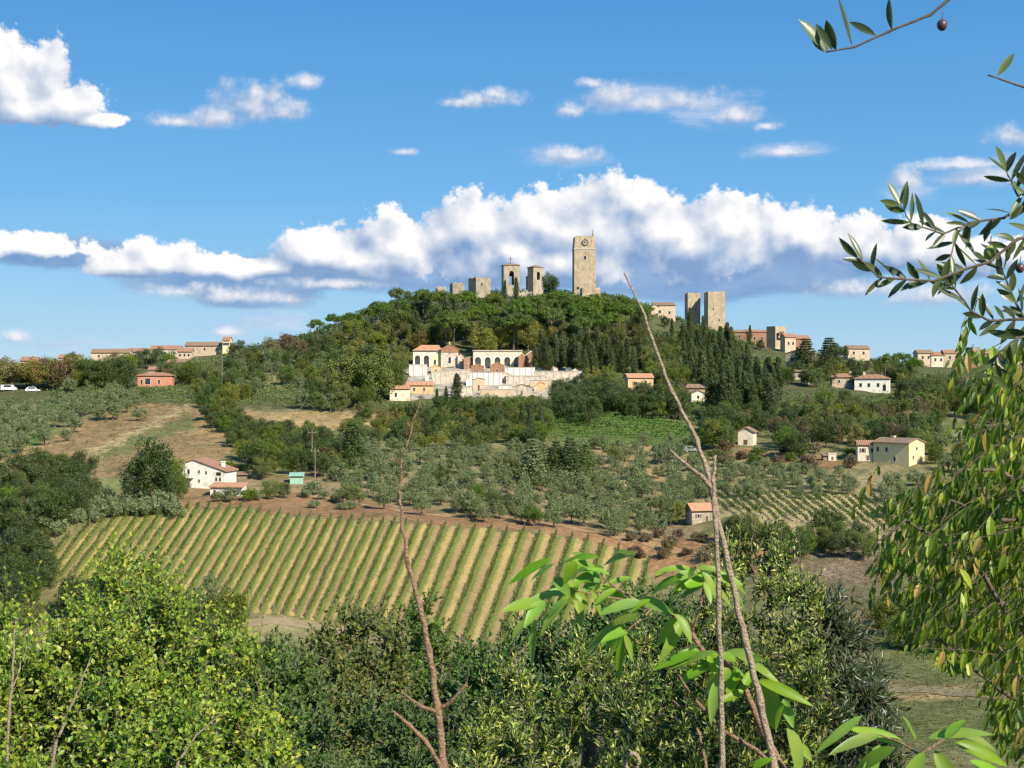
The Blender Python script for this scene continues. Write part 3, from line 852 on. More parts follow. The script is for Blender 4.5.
# ---- slope between cemetery and grove
mixC = [(4, 'broadleaf_tree', 'oak', 'green', 4.5, 7, 'green tree on the slope below the cemetery', 'tree', 'green trees below the cemetery'),
        (3, 'holm_oak', 'oak', 'dark', 5, 7.5, 'dark tree on the slope below the cemetery', 'tree', 'dark trees below the cemetery'),
        (3, 'yellowing_tree', 'loose', 'yellow', 4, 6, 'thin yellow green tree on the slope below the cemetery', 'tree', 'yellow trees below the cemetery'),
        (1.5, 'autumn_tree', 'loose', 'autumn', 4, 6, 'thin reddish tree on the slope below the cemetery', 'tree', 'reddish trees below the cemetery')]
zone([(345, 408), (392, 402), (430, 402), (560, 398), (640, 398), (690, 402), (690, 410), (620, 410), (545, 410), (545, 436), (440, 442), (345, 436)], mixC, 11.5, 8, seed=7)
zone([(540, 386), (556, 376), (640, 390), (690, 398), (690, 406), (560, 408)],
     [(1, 'holm_oak', 'oak', 'dark', 8, 10, 'large dark tree below the right end of the cemetery terrace', 'tree', 'dark trees below the cemetery terrace')], 15, 9, seed=8, keepout=False)
for u, a, b_, wf, lab in [(457, 373, 412, 1.7, 'broad rounded cypress in front of the cemetery terraces'), (437, 388, 412, 1.1, 'thin dark cypress left of the broad cypress below the chapel'), (446, 386, 412, 1.1, 'thin dark cypress touching the broad cypress on its left'), (467, 424, 452, 1.8, 'stout cypress on the slope above the olive terraces'), (522, 402, 440, 1.3, 'tallest dark cypress above the silver fir clump'), (530, 408, 444, 1.6, 'second tall cypress right of the tallest dark one'), (541, 406, 436, 1.4, 'cypress at the left edge of the bright green vineyard')]:
    T(u, a, b_, 'cypress_tree', 'cypress', 'cypress', lab, wf)
for u, a, b_, fm, wf, lab in [(532, 436, 486, 'olive', 1.5, 'silvery blue green conifer in the middle of the grove'), (570, 434, 484, 'dark', 1.35, 'dark conifer right of the silvery one in the grove'), (556, 438, 482, 'dark', 1.2, 'dark conifer between the silvery conifer and the widest dark one'), (545, 440, 482, 'olive', 1.2, 'second silvery conifer in the grove clump'), (586, 442, 482, 'green', 1.4, 'green conifer at the right edge of the grove clump')]:
    T(u, a, b_, 'conifer_tree', 'conifer', fm, lab, wf)
# ---- right half: cypress wood below the twin towers
zone([(680, 330), (700, 322), (735, 338), (770, 350), (780, 372), (776, 396), (730, 404), (690, 392)],
     [(1.2, 'holm_oak', 'oak', 'dark', 8, 10, 'round dark tree among the cypresses below the twin towers', 'tree', 'round trees in the cypress wood'),
      (5, 'cypress_tree', 'cypress', 'cypress', 11, 15, 'cypress of the dense wood below the twin towers', 'tree', 'cypress wood below the twin towers'),
      (1.5, 'cypress_tree', 'cypress', 'dark', 11, 15, 'darkest cypress of the dense wood below the twin towers', 'tree', 'dark cypresses below the twin towers')], 6.5, 8.5, seed=9)
for u, v, H, lab in [(690, 307, 13, 'cypress covering the lower left of the shorter twin tower'), (703, 315, 9, 'cypress between the two tall twin towers'), (750, 325, 9, 'pointed cypress breaking the skyline left of the block tower'), (672, 318, 8, 'small cypress on the skyline left of the twin towers')]:
    TT(u, v, H, 'cypress_tree', 'cypress', 'cypress', lab, 1.3)
mixR = [(4, 'broadleaf_tree', 'oak', 'green', 6, 9, 'green tree in the wood on the right of the hill', 'tree', 'green trees of the right slope'),
        (4, 'holm_oak', 'oak', 'dark', 6, 9, 'dark tree in the wood on the right of the hill', 'tree', 'dark trees of the right slope'),
        (2, 'yellowing_tree', 'loose', 'yellow', 6, 8, 'yellow green tree in the wood on the right of the hill', 'tree', 'yellow trees of the right slope'),
        (2, 'half_bare_tree', 'loose', 'brown', 6, 8, 'brownish half bare tree in the wood on the right of the hill', 'tree', 'brownish trees of the right slope')]
zone([(648, 312), (682, 328), (690, 392), (690, 404), (640, 392), (600, 388), (590, 376), (650, 368)],
     [(4, 'yellowing_tree', 'loose', 'yellow', 7, 9, 'yellow green tree between the castle hill and the cypress wood', 'tree', 'trees left of the cypress wood'),
      (4, 'broadleaf_tree', 'oak', 'green', 7, 9, 'green tree between the castle hill and the cypress wood', 'tree', 'green trees left of the cypress wood')], 11.5, 8, seed=10)
zone([(690, 398), (740, 404), (790, 398), (830, 392), (910, 396), (935, 420), (930, 440), (850, 436), (780, 446), (700, 432)], mixR, 12, 8, seed=11)
zone([(790, 385), (812, 385), (830, 372), (830, 398), (795, 402)], mixR, 13, 9, seed=12)
zone([(880, 366), (915, 372), (1030, 378), (1030, 400), (930, 405), (895, 395)], mixR, 14, 9, seed=13)
zone([(905, 405), (1030, 400), (1030, 470), (925, 470), (925, 430)],
     [(3, 'olive_tree', 'olive', 'olive', 4, 5, 'grey green olive tree on the far right slope behind the yellow house', 'tree', 'olives on the far right slope'),
      (1, 'broadleaf_tree', 'oak', 'green', 4, 6, 'green tree among the olives of the far right slope', 'tree', 'green trees of the far right slope')], 16, 9, seed=14)
for u, v, sp, fm, H, wf, lab in [(806, 336, 'conifer', 'dark', 15, 1.8, 'dark cedar on the skyline right of the block tower'), (829, 335, 'conifer', 'dark', 15, 1.8, 'taller dark cedar touching the round pine on the skyline'), (838, 341, 'pine', 'dark', 14, .7, 'round dark green pine right of the two cedars'),
                                  (885, 352, 'pine', 'pine', 12, .8, 'left umbrella pine on the skyline above the red roofed villa'), (900, 351, 'pine', 'pine', 12, .9, 'middle umbrella pine on the skyline above the red roofed villa'), (915, 356, 'pine', 'pine', 11, .7, 'right umbrella pine on the skyline above the red roofed villa')]:
    TT(u, v, H, 'cedar_tree' if sp == 'conifer' else 'umbrella_pine', sp, fm, lab, wf)
for u, a, b_ in [(845, 388, 404), (905, 376, 404), (918, 374, 404), (926, 378, 402), (934, 376, 402)]:
    T(u, a, b_, 'holm_oak', 'oak', 'dark', 'dark tree close by the red roofed villa', 1.0, 'dark trees by the red roofed villa')
zone([(640, 326), (672, 328), (690, 345), (690, 380), (650, 380), (640, 350)], mixR, 10.5, 7, seed=52, keepout=True)
zone([(730, 340), (770, 346), (790, 366), (840, 362), (1030, 370), (1030, 392), (900, 404), (790, 402), (776, 372)], mixR, 11.5, 7, seed=53)
zone([(782, 396), (900, 392), (1030, 392), (1030, 408), (900, 412), (782, 412)], mixR, 12, 7, seed=54)
zone([(640, 384), (690, 384), (700, 410), (640, 410)], mixR, 11, 7, seed=55)
zone([(385, 398), (470, 396), (545, 398), (545, 412), (385, 412)], mixC, 10.5, 6.5, seed=56)
zone([(632, 312), (668, 318), (700, 328), (755, 342), (790, 354), (790, 366), (740, 352), (700, 345), (650, 335)], [(3, 'broadleaf_tree', 'oak', 'green', 5, 7.5, 'green tree on the bare shoulder by the twin towers', 'tree', 'shoulder trees by the twin towers'), (2, 'holm_oak', 'oak', 'dark', 5, 7, 'dark tree on the bare shoulder by the twin towers', 'tree', 'dark shoulder trees by the twin towers')], 9, 4.5, seed=57)
# low brownish scrub in front of the sheds
zone([(700, 438), (760, 446), (855, 448), (862, 462), (800, 464), (700, 458)],
     [(3, 'shrub', 'bush', 'brown', 2.5, 4, 'brown scrub bush on the terrace above the small olives', 'shrub', 'scrub bushes on the terrace'),
      (3, 'shrub', 'bush', 'green', 2.5, 3.5, 'green scrub bush on the terrace above the small olives', 'shrub', 'green bushes on the terrace')], 14, 7, seed=15)
# ---- left edge
road = 'roadside tree with reddish brown crown in the row on the left ridge'
for i, (u, fm) in enumerate([(-6, 'autumn'), (10, 'autumn'), (33, 'autumn'), (44, 'brown'), (54, 'green'), (66, 'brown'), (76, 'green'), (88, 'green'), (99, 'dark'), (112, 'dark'), (123, 'dark')]):
    TT(u, 353.5 + (i % 3), 12.0, 'roadside_tree', 'oak', fm, {'autumn': road, 'brown': 'brownish green tree in the row on the left ridge', 'green': 'green tree in the row on the left ridge', 'dark': 'dark green tree in the row on the left ridge near the red house'}[fm], 1.05, {'autumn': 'reddish trees of the ridge row', 'brown': 'brownish trees of the ridge row', 'green': 'green trees of the ridge row', 'dark': 'dark trees of the ridge row'}[fm])
for u, v, fm in [(118, 350, 'brown'), (135, 349, 'dark'), (145, 346, 'dark'), (158, 346, 'dark'), (170, 350, 'green'), (128, 352, 'yellow')]:
    TT(u, v, 9.0, 'broadleaf_tree', 'oak', fm, 'tree between the red house and the roofs of the left village', .9, 'trees below the left village')
zone([(140, 356), (215, 360), (180, 386), (172, 392), (176, 372)], mixL, 12, 7, seed=16)
zone([(60, 352), (235, 352), (235, 364), (180, 372), (140, 366), (60, 372)], mixL, 11, 6, seed=50)
zone([(-20, 362), (140, 362), (140, 380), (-20, 384)], mixL, 12, 7, seed=51)
zone([(-20, 386), (60, 382), (128, 378), (140, 392), (130, 404), (60, 428), (0, 458), (-20, 462)],
     [(6, 'olive_tree', 'olive', 'olive', 4.5, 6, 'silvery olive tree of the grove left of the brown field', 'tree', 'olive grove left of the brown field')], 13, 8.5, seed=17)
for u, a, b_, lab in [(113, 400, 420, 'pale olive tree alone at the top edge of the brown field'), (65, 428, 442, 'small olive alone in the middle of the brown field'), (125, 388, 408, 'wide olive tree above the brown field'), (140, 406, 422, 'thin olive sapling on the upper brown field')]:
    T(u, a, b_, 'olive_tree', 'olive', 'olive', lab, 1.2)
zone([(110, 378), (140, 385), (165, 392), (160, 398), (112, 398)], [(1, 'shrub', 'bush', 'green', 3, 4, 'green bush below the red house', 'shrub', 'bushes below the red house')], 12, 7, seed=18)
# dark copses at the left
zone([(-20, 470), (10, 462), (70, 456), (92, 470), (95, 496), (60, 512), (-20, 520)],
     [(4, 'holm_oak', 'oak', 'dark', 6, 8.5, 'dark tree of the copse at the left edge below the brown field', 'tree', 'dark copse at the left edge'),
      (1, 'broadleaf_tree', 'oak', 'green', 5, 7.5, 'green tree of the copse at the left edge below the brown field', 'tree', 'green trees of the left copse')], 17, 11, seed=19)
for u, a, b_, fm, wf, lab in [(152, 434, 506, 'dark', .75, 'tallest dark tree left of the white farmhouse'), (137, 452, 506, 'dark', .8, 'dark tree at the left of the farmhouse clump'), (170, 452, 502, 'green', .8, 'green tree touching the left wall side of the white farmhouse'), (178, 470, 504, 'green', .9, 'low green tree in front of the white farmhouse')]:
    T(u, a, b_, 'holm_oak', 'oak', fm, lab, wf)
zone([(100, 490), (180, 498), (178, 510), (110, 512), (60, 530), (40, 525)], [(1, 'shrub', 'bush', 'olive', 2.5, 3.5, 'grey green bush above the left end of the vineyard', 'shrub', 'bushes above the left vineyard end')], 13, 7, seed=20)
zone([(-20, 520), (40, 516), (50, 540), (52, 590), (40, 620), (-20, 620)],
     [(3, 'holm_oak', 'oak', 'dark', 6, 8, 'dark tree in the valley at the left end of the vineyard', 'tree', 'dark valley trees at the left'),
      (2, 'broadleaf_tree', 'loose', 'green', 5, 7, 'green tree in the valley at the left end of the vineyard', 'tree', 'green valley trees at the left')], 24, 15, seed=21)
for u, a, b_, fm in [(75, 572, 622, 'dark'), (98, 575, 625, 'dark'), (212, 574, 626, 'olive'), (232, 586, 640, 'green'), (196, 590, 630, 'dark')]:
    T(u, a, b_, 'valley_tree', 'loose' if fm == 'olive' else 'oak', fm, {75: 'left of two dark trees at the foot of the vineyard', 98: 'right of two dark trees at the foot of the vineyard', 212: 'bluish grey tree at the foot of the vineyard', 232: 'green tree below the bluish grey one by the track', 196: 'dark tree just left of the bluish grey one'}[u], .95)
# farmhouse garden
for u, a, b_, sp, fm, lab in [(232, 486, 502, 'bush', 'olive', 'large grey bush in front of the farmhouse annexe'), (218, 490, 502, 'bush', 'olive', 'grey bush at the left of the farmhouse annexe'), (248, 488, 502, 'bush', 'green', 'green bush at the right of the farmhouse annexe'), (270, 478, 500, 'oak', 'green', 'low round tree between annexe and green shed'), (284, 480, 498, 'oak', 'green', 'low round tree left of the green shed'), (312, 480, 496, 'bush', 'olive', 'grey bush right of the green shed'), (240, 462, 474, 'bush', 'green', 'bright bush behind the white farmhouse'), (226, 460, 472, 'bush', 'green', 'bush at the roof edge of the white farmhouse')]:
    T(u, a, b_, 'shrub' if sp == 'bush' else 'garden_tree', sp, fm, lab, 1.1, cat='shrub' if sp == 'bush' else 'tree')
# ---- the olive terraces
G_OL = 'olive trees of the big terraced grove'
ol = [(9, 'olive_tree', 'olive', 'olive', 3.6, 5.2, 'silvery olive tree of the big grove above the vineyard', 'tree', G_OL),
      (1.2, 'broadleaf_tree', 'oak', 'green', 4, 5.5, 'fresh green tree among the olives of the big grove', 'tree', 'green trees in the olive grove')]
GROVE = [(330, 438), (360, 432), (440, 440), (520, 446), (600, 440), (690, 448), (700, 470), (690, 500), (690, 520), (650, 534), (560, 518), (480, 512), (400, 500), (330, 492)]
n_ol = zone(GROVE, ol, 16, 8.3, seed=22)
zone([(540, 404), (620, 406), (640, 412), (560, 412)], [(1, 'olive_tree', 'olive', 'olive', 4, 5, 'olive tree in the line above the bright green vineyard', 'tree', 'olives above the bright vineyard')], 15, 8, seed=23)
zone([(600, 436), (690, 436), (700, 446), (600, 446)], [(1, 'olive_tree', 'olive', 'olive', 3.5, 4.5, 'olive tree in the line under the bright green vineyard', 'tree', 'olives under the bright vineyard')], 14, 8, seed=24)
zone([(700, 466), (780, 462), (860, 466), (868, 490), (800, 494), (700, 494)],
     [(1, 'olive_tree', 'olive', 'olive', 3, 3.8, 'small olive tree of the grove left of the yellow house', 'tree', 'small olives left of the yellow house')], 12.5, 7.5, seed=25)
zone([(860, 470), (1030, 470), (1030, 520), (930, 530), (880, 510)], ol[:1], 20, 10, seed=26)
zone([(700, 522), (720, 516), (790, 528), (860, 528), (866, 545), (800, 546), (720, 534)],
     [(2, 'valley_tree', 'oak', 'green', 4.5, 6, 'green tree in the line between small vineyard and brown field', 'tree', 'trees below the small vineyard'),
      (1, 'valley_tree', 'oak', 'dark', 4.5, 7, 'dark tree in the line between small vineyard and brown field', 'tree', 'dark trees below the small vineyard')], 15, 9, seed=27)
T(826, 502, 544, 'valley_tree', 'oak', 'dark', 'biggest dark tree at the lower edge of the small vineyard', .9)
for u, a, b_ in [(668, 490, 524), (680, 500, 526)]:
    T(u, a, b_, 'yellowing_tree', 'loose', 'yellow', {668: 'yellow green tree left of the small stone house', 680: 'smaller yellow green tree touching the small stone house'}[u], .9)
# scattered bushes on the bare bank above the vineyard
zone([(255, 488), (330, 490), (400, 506), (400, 514), (320, 506), (255, 498)], [(1, 'shrub', 'bush', 'olive', 1.8, 2.6, 'small grey bush on the bare bank above the vineyard', 'shrub', 'bushes on the bare bank')], 26, 8, seed=28)
zone([(600, 530), (720, 536), (730, 560), (640, 556)], [(1, 'shrub', 'bush', 'brown', 1.6, 2.6, 'low brown bush on the bank right of the vineyard', 'shrub', 'bushes on the bank right of the vineyard')], 20, 9, seed=29)
zone([(860, 608), (1030, 600), (1030, 640), (880, 640)], [(1, 'valley_tree', 'oak', 'green', 4.5, 6, 'green tree in the valley right of the brown field', 'tree', 'valley trees right of the brown field')], 30, 14, seed=30)
print('trees', len(ALLTREES), 'olives', sum(1 for q in ALLTREES if q[0].name.startswith('olive')))

# ---- undergrowth and dry grass that nobody could count
def scatter_stuff(name, n, poly, avoid, mat, size, per, hgt, seed_):
    global rng
    uv_ = np.stack([rng.uniform(min(p[0] for p in poly), max(p[0] for p in poly), n), rng.uniform(min(p[1] for p in poly), max(p[1] for p in poly), n)], 1)
    ok = inpoly(uv_[:, 0], uv_[:, 1], poly)
    for a in avoid: ok &= ~inpoly(uv_[:, 0], uv_[:, 1], a)
    for (a, b_, c_, d_) in KEEP: ok &= ~((uv_[:, 0] > a) & (uv_[:, 0] < b_) & (uv_[:, 1] > c_) & (uv_[:, 1] < d_ + 1))
    uv_ = uv_[ok]
    ps = np.array([pt(u, v) for u, v in uv_])
    sc = rng.uniform(.6, 1.5, len(ps)) * (ps[:, 1] / 400)
    c_ = np.repeat(ps, per, 0); k_ = np.repeat(sc, per)
    off = rng.normal(size=c_.shape) * np.array([1, 1, .5]) * (hgt * .6 * k_)[:, None]; off[:, 2] = np.abs(off[:, 2])
    V, Q = cards(c_ + off, rng.normal(size=c_.shape) + np.array([0, -.3, .7]), size * k_ * rng.uniform(.6, 1.3, len(c_)), size * k_ * .6)
    o = new_obj(name, mesh_np(name, V, Q), mat); tag(o, kind='stuff'); return o
F_BROWN = [(-100, 500), (0, 470), (60, 432), (130, 404), (200, 404), (245, 452), (200, 462), (60, 484), (0, 490)]
F_VINE = [(40, 566), (96, 520), (150, 503), (250, 506), (400, 520), (540, 530), (655, 553), (655, 640), (470, 650), (40, 650)]
F_BROWN2 = [(795, 543), (866, 545), (905, 600), (925, 625), (830, 640), (780, 575)]
F_CEM = [(405, 362), (585, 362), (588, 392), (560, 398), (405, 398)]
F_SV = [(700, 495), (905, 498), (960, 520), (940, 542), (862, 530), (728, 516)]
F_LUSH = [(545, 409), (640, 413), (700, 428), (690, 446), (560, 442)]
F_BANK = [(240, 488), (330, 490), (480, 514), (650, 541), (650, 556), (400, 524), (240, 508)]
scatter_stuff('undergrowth', 15000, [(-30, 350), (1054, 350), (1054, 412), (700, 446), (340, 440), (190, 410), (-30, 380)], [F_BROWN, F_CEM, F_LUSH, [(215, 405), (400, 410), (400, 432), (225, 428)]], FM['green'], .42, 24, 1.1, 1)
scatter_stuff('undergrowth', 6000, [(380, 286), (640, 286), (770, 340), (1030, 366), (1030, 350), (240, 350)], [F_CEM], FM['dark'], .5, 24, 1.2, 2)
scatter_stuff('grass', 9000, [(-30, 400), (1054, 400), (1054, 650), (-30, 650)], [F_VINE, F_BROWN2, F_CEM, F_SV, F_BANK, F_BROWN], mat_leaf('dry_grass_blades', [(0.22, 0.19, 0.065), (0.13, 0.16, 0.040), (0.28, 0.23, 0.085)], .2, .8, .1, tree_var=0), .32, 9, .5, 3)
scatter_stuff('grass', 3500, F_BROWN, [], mat_leaf('field_weeds', [(0.19, 0.12, 0.06), (0.13, 0.13, 0.045), (0.25, 0.16, 0.08)], .1, .8, .1, tree_var=0), .30, 8, .4, 4)

scatter_stuff('grass', 5000, [(836, 600), (1030, 590), (1030, 768), (860, 768)], [], mat_leaf('meadow_grass', [(0.10, 0.13, 0.035), (0.17, 0.17, 0.055), (0.24, 0.20, 0.08)], .2, .8, .1, tree_var=0), .38, 10, .5, 5)
scatter_stuff('grass', 2500, F_BROWN2, [], mat_leaf('field_stubble', [(0.21, 0.15, 0.085), (0.15, 0.115, 0.06), (0.27, 0.20, 0.11)], .05, .9, .05, tree_var=0), .32, 8, .35, 6)
ordw = ['first', 'second', 'third', 'fourth', 'fifth', 'sixth', 'seventh', 'eighth', 'ninth', 'tenth', 'eleventh', 'twelfth', 'thirteenth', 'fourteenth', 'fifteenth', 'sixteenth', 'seventeenth', 'eighteenth', 'nineteenth', 'twentieth']
def ordinal(n):
    if n <= 20: return ordw[n - 1]
    t_ = {2: 'twenty', 3: 'thirty', 4: 'forty', 5: 'fifty'}[n // 10]
    return {2: 'twentieth', 3: 'thirtieth', 4: 'fortieth', 5: 'fiftieth'}[n // 10] if n % 10 == 0 else t_ + '-' + ordw[n % 10 - 1]


# ------------------------------------------------------------------ building materials
st_tower = mat_stone('tower_stone', (0.62, 0.49, 0.32), (0.52, 0.41, 0.27), (0.40, 0.31, 0.20), .55)
st_pale = mat_stone('pale_stone', (0.56, 0.47, 0.35), (0.46, 0.38, 0.27), (0.36, 0.30, 0.21), .5)
st_grey = mat_stone('grey_stone', (0.50, 0.42, 0.31), (0.40, 0.33, 0.24), (0.26, 0.215, 0.155), .5)
st_brick = mat_stone('old_brick', (0.42, 0.20, 0.115), (0.50, 0.26, 0.15), (0.36, 0.20, 0.13), .3)
pl_white = mat_rough('white_plaster', (0.76, 0.70, 0.58), (0.80, 0.75, 0.64), .8, .85, .2, .1, (0.58, 0.50, 0.39))
pl_cream = mat_rough('cream_plaster', (0.64, 0.55, 0.40), (0.74, 0.65, 0.48), .5, .85, .2, .1, (0.52, 0.43, 0.30))
pl_weather = mat_rough('weathered_plaster', (0.74, 0.65, 0.52), (0.58, 0.48, 0.36), .9, .85, .2, .1, (0.38, 0.30, 0.22))
pl_yellow = mat_rough('yellow_plaster', (0.84, 0.63, 0.27), (0.86, 0.70, 0.36), .4, .85, .2, .1, (0.78, 0.57, 0.25))
pl_ochre = mat_rough('ochre_plaster', (0.62, 0.40, 0.19), (0.68, 0.46, 0.24), .5, .85, .2, .1, (0.54, 0.34, 0.18))
pl_red = mat_rough('red_plaster', (0.58, 0.24, 0.14), (0.64, 0.30, 0.18), .5, .85, .2, .1)
pl_tan = mat_rough('tan_plaster', (0.50, 0.37, 0.24), (0.60, 0.46, 0.31), .5, .85, .2, .1, (0.40, 0.29, 0.19))
roof_t = mat_tile('roof_tiles', (0.34, 0.165, 0.095), (0.44, 0.23, 0.14), (0.30, 0.20, 0.13))
roof_o = mat_tile('orange_roof_tiles', (0.56, 0.26, 0.13), (0.62, 0.32, 0.18), (0.46, 0.25, 0.15))
roof_b = mat_tile('brown_roof_tiles', (0.26, 0.16, 0.105), (0.34, 0.22, 0.14), (0.22, 0.17, 0.12))
def mat_plain(name, c_, rough=.6, spec=.3, metal=0.0):
    m, t, out = mat_new(name)
    p = t.add('ShaderNodeBsdfPrincipled')
    tc_ = t.add('ShaderNodeTexCoord')
    n_ = t.noise(tc_.outputs['Object'], 3.0, 3)
    t.l.new(t.mix(t.maprange(n_, .3, .7), tuple(q * .85 for q in c_), tuple(min(1, q * 1.12) for q in c_)), p.inputs['Base Color'])
    p.inputs['Roughness'].default_value = rough; p.inputs['Specular IOR Level'].default_value = spec; p.inputs['Metallic'].default_value = metal
    t.l.new(p.outputs[0], out.inputs[0]); return m
glass = mat_plain('window_glass', (0.025, 0.03, 0.035), .12, .6)
dark_in = mat_plain('dark_interior', (0.03, 0.026, 0.022), .9, .1)
frame_w = mat_plain('pale_frame', (0.60, 0.55, 0.46), .7)
shut_g = mat_plain('green_shutter', (0.05, 0.09, 0.05), .6)
shut_b = mat_plain('brown_shutter', (0.16, 0.085, 0.045), .6)
stone_trim = mat_plain('stone_trim', (0.52, 0.46, 0.37), .85, .15)
iron = mat_plain('dark_iron', (0.04, 0.038, 0.035), .6)
wood = mat_rough('weathered_wood', (0.16, 0.12, 0.085), (0.28, 0.23, 0.17), 4, .85, .15)
white_paint = mat_plain('white_paint', (0.80, 0.79, 0.76), .4, .5)
tyre_m = mat_plain('tyre_rubber', (0.02, 0.02, 0.02), .8)
tarp = mat_plain('green_tarpaulin', (0.30, 0.50, 0.36), .5)
bronze = mat_plain('bell_bronze', (0.10, 0.085, 0.05), .5, .5, .6)

def window(parent, face, a, z, w_, h_, W, D, mat=frame_w, shutters=None, arch=False, nm='window'):
    """an opening with frame, dark pane (sub-part) and shutters, standing slightly proud of the wall"""
    fr = MB(); t_ = .10
    fr.box(-w_ / 2 - t_, w_ / 2 + t_, -.05, .02, -t_ * 1.3, 0)
    fr.box(-w_ / 2 - t_, -w_ / 2, -.04, .02, 0, h_); fr.box(w_ / 2, w_ / 2 + t_, -.04, .02, 0, h_)
    if arch:
        pts = [(w_ / 2 * math.cos(q), h_ + w_ / 2 * math.sin(q)) for q in np.linspace(0, PI, 9)]
        o_ = [((w_ / 2 + t_) * math.cos(q), h_ + (w_ / 2 + t_) * math.sin(q)) for q in np.linspace(0, PI, 9)]
        for k in range(8): fr.prism([pts[k], o_[k], o_[k + 1], pts[k + 1]], -.04, .02)
    else:
        fr.box(-w_ / 2 - t_, w_ / 2 + t_, -.045, .02, h_, h_ + t_)
    o = fr.build(nm, mat, parent)
    pn = MB()
    if arch:
        poly = [(-w_ / 2, 0), (w_ / 2, 0)] + [(w_ / 2 * math.cos(q), h_ + w_ / 2 * math.sin(q)) for q in np.linspace(0, PI, 9)]
        pn.prism(poly, -.02, .01)
    else: pn.box(-w_ / 2, w_ / 2, -.02, .01, 0, h_)
    pn.build('pane' if nm == 'window' else 'door_leaf', glass if nm == 'window' else shut_b, o)
    if shutters:
        for s in (-1, 1):
            sb = MB(); x0 = s * (w_ / 2 + t_ + .02); x1 = s * (w_ / 2 + t_ + .02 + w_ * .5)
            sb.box(min(x0, x1), max(x0, x1), -.09, -.005, 0, h_); sb.build('shutter', shutters, o)
    if face == 'F': o.location = (a, -D / 2, z)
    elif face == 'L': o.location = (-W / 2, a, z); o.rotation_euler = (0, 0, -PI / 2)
    elif face == 'R': o.location = (W / 2, a, z); o.rotation_euler = (0, 0, PI / 2)
    return o

def house(name, label, u, v, W, D, h, roof, rz=0.0, wall=pl_cream, rm=roof_t, rise=None, ridge=0.0, h_right=None, wins=(), cat='house', group=None, chimney=None, px=True, d=None, over=.45):
    """W, D, h in picture units at that place when px, else metres"""
    if d is None: x, y, z = pt(u, v)
    else:
        x = (u - CX) / F * d; y = d; z = float(ground(x, y))
    k = y / F if px else 1.0
    W *= k; h *= k; D *= k
    hr = h if h_right is None else h_right * k
    rise = (rise * k) if rise is not None else W * .16
    r = empty(name, (x, y + D / 2, z), rz, label, cat, group)
    wl = MB(); B = -4.0
    if roof == 'gable_y':      # gable towards the front
        rx = ridge * W; top = max(h, hr) + rise
        wl.prism([(-W / 2, B), (W / 2, B), (W / 2, hr), (rx, top), (-W / 2, h)], -D / 2, D / 2)
        wl.build('wall', wall, r)
        rf = MB()
        for (x0, z0, x1, z1) in ((-W / 2, h, rx, top), (rx, top, W / 2, hr)):
            sl = (z1 - z0) / (x1 - x0)
            if x0 < rx: xa, za, xb, zb = x0 - over, z0 - over * sl, x1, z1
            else: xa, za, xb, zb = x0, z0, x1 + over, z1 + over * sl
            rf.prism([(xa, za + .02), (xb, zb + .02), (xb, zb + .24), (xa, za + .24)], -D / 2 - over * .6, D / 2 + over * .6)
        rf.build('roof', rm, r)
    elif roof == 'gable_x':
        top = h + rise
        wl.prism([(-D / 2, B), (D / 2, B), (D / 2, h), (0, top), (-D / 2, h)], -W / 2, W / 2, 'x')
        wl.build('wall', wall, r)
        sl = rise / (D / 2); rf = MB()
        rf.prism([(-D / 2 - over, h - over * sl + .02), (0, top + .02), (0, top + .26), (-D / 2 - over, h - over * sl + .26)], -W / 2 - over * .6, W / 2 + over * .6, 'x')
        rf.prism([(0, top + .02), (D / 2 + over, h - over * sl + .02), (D / 2 + over, h - over * sl + .26), (0, top + .26)], -W / 2 - over * .6, W / 2 + over * .6, 'x')
        rf.build('roof', rm, r)
    elif roof == 'hip':
        wl.box(-W / 2, W / 2, -D / 2, D / 2, B, h); wl.build('wall', wall, r)
        rf = MB(); a, b_ = W / 2 + over, D / 2 + over; q = max(W / 2 - D / 2, .05)
        e = [(-a, -b_, h), (a, -b_, h), (a, b_, h), (-a, b_, h)]; e2 = [(p_[0], p_[1], h + .2) for p_ in e]
        t0, t1 = (-q, 0, h + .2 + rise), (q, 0, h + .2 + rise)
        rf.face(e[::-1])
        for i in range(4): rf.face([e[i], e[(i + 1) % 4], e2[(i + 1) % 4], e2[i]])
        rf.face([e2[0], e2[1], t1, t0]); rf.face([e2[2], e2[3], t0, t1]); rf.face([e2[1], e2[2], t1]); rf.face([e2[3], e2[0], t0])
        rf.build('roof', rm, r)
    elif roof == 'shed':       # slopes down to the front
        wl.prism([(-D / 2, B), (D / 2, B), (D / 2, h + rise), (-D / 2, h)], -W / 2, W / 2, 'x'); wl.build('wall', wall, r)
        sl = rise / D; rf = MB()
        rf.prism([(-D / 2 - over, h - over * sl + .02), (D / 2 + over, h + rise + over * sl + .02), (D / 2 + over, h + rise + over * sl + .24), (-D / 2 - over, h - over * sl + .24)], -W / 2 - over * .5, W / 2 + over * .5, 'x')
        rf.build('roof', rm, r)
    else:                      # flat
        wl.box(-W / 2, W / 2, -D / 2, D / 2, B, h); wl.build('wall', wall, r)
        rf = MB(); rf.box(-W / 2 - .12, W / 2 + .12, -D / 2 - .12, D / 2 + .12, h, h + .35); rf.build('coping', rm, r)
    for wn in wins:
        f, a, zz, ww, hh = wn[:5]; kw = wn[5] if len(wn) > 5 else {}
        window(r, f, a * k, zz * k, ww * k, hh * k, W, D, **kw)
    if chimney:
        cx_, cz_ = chimney[0] * k, chimney[1] * k
        cb = MB(); cb.box(cx_ - .35, cx_ + .35, -.3, .3, cz_ - 1.2, cz_ + .9); cb.box(cx_ - .48, cx_ + .48, -.42, .42, cz_ + .9, cz_ + 1.1)
        cb.build('chimney', wall, r)
    return r

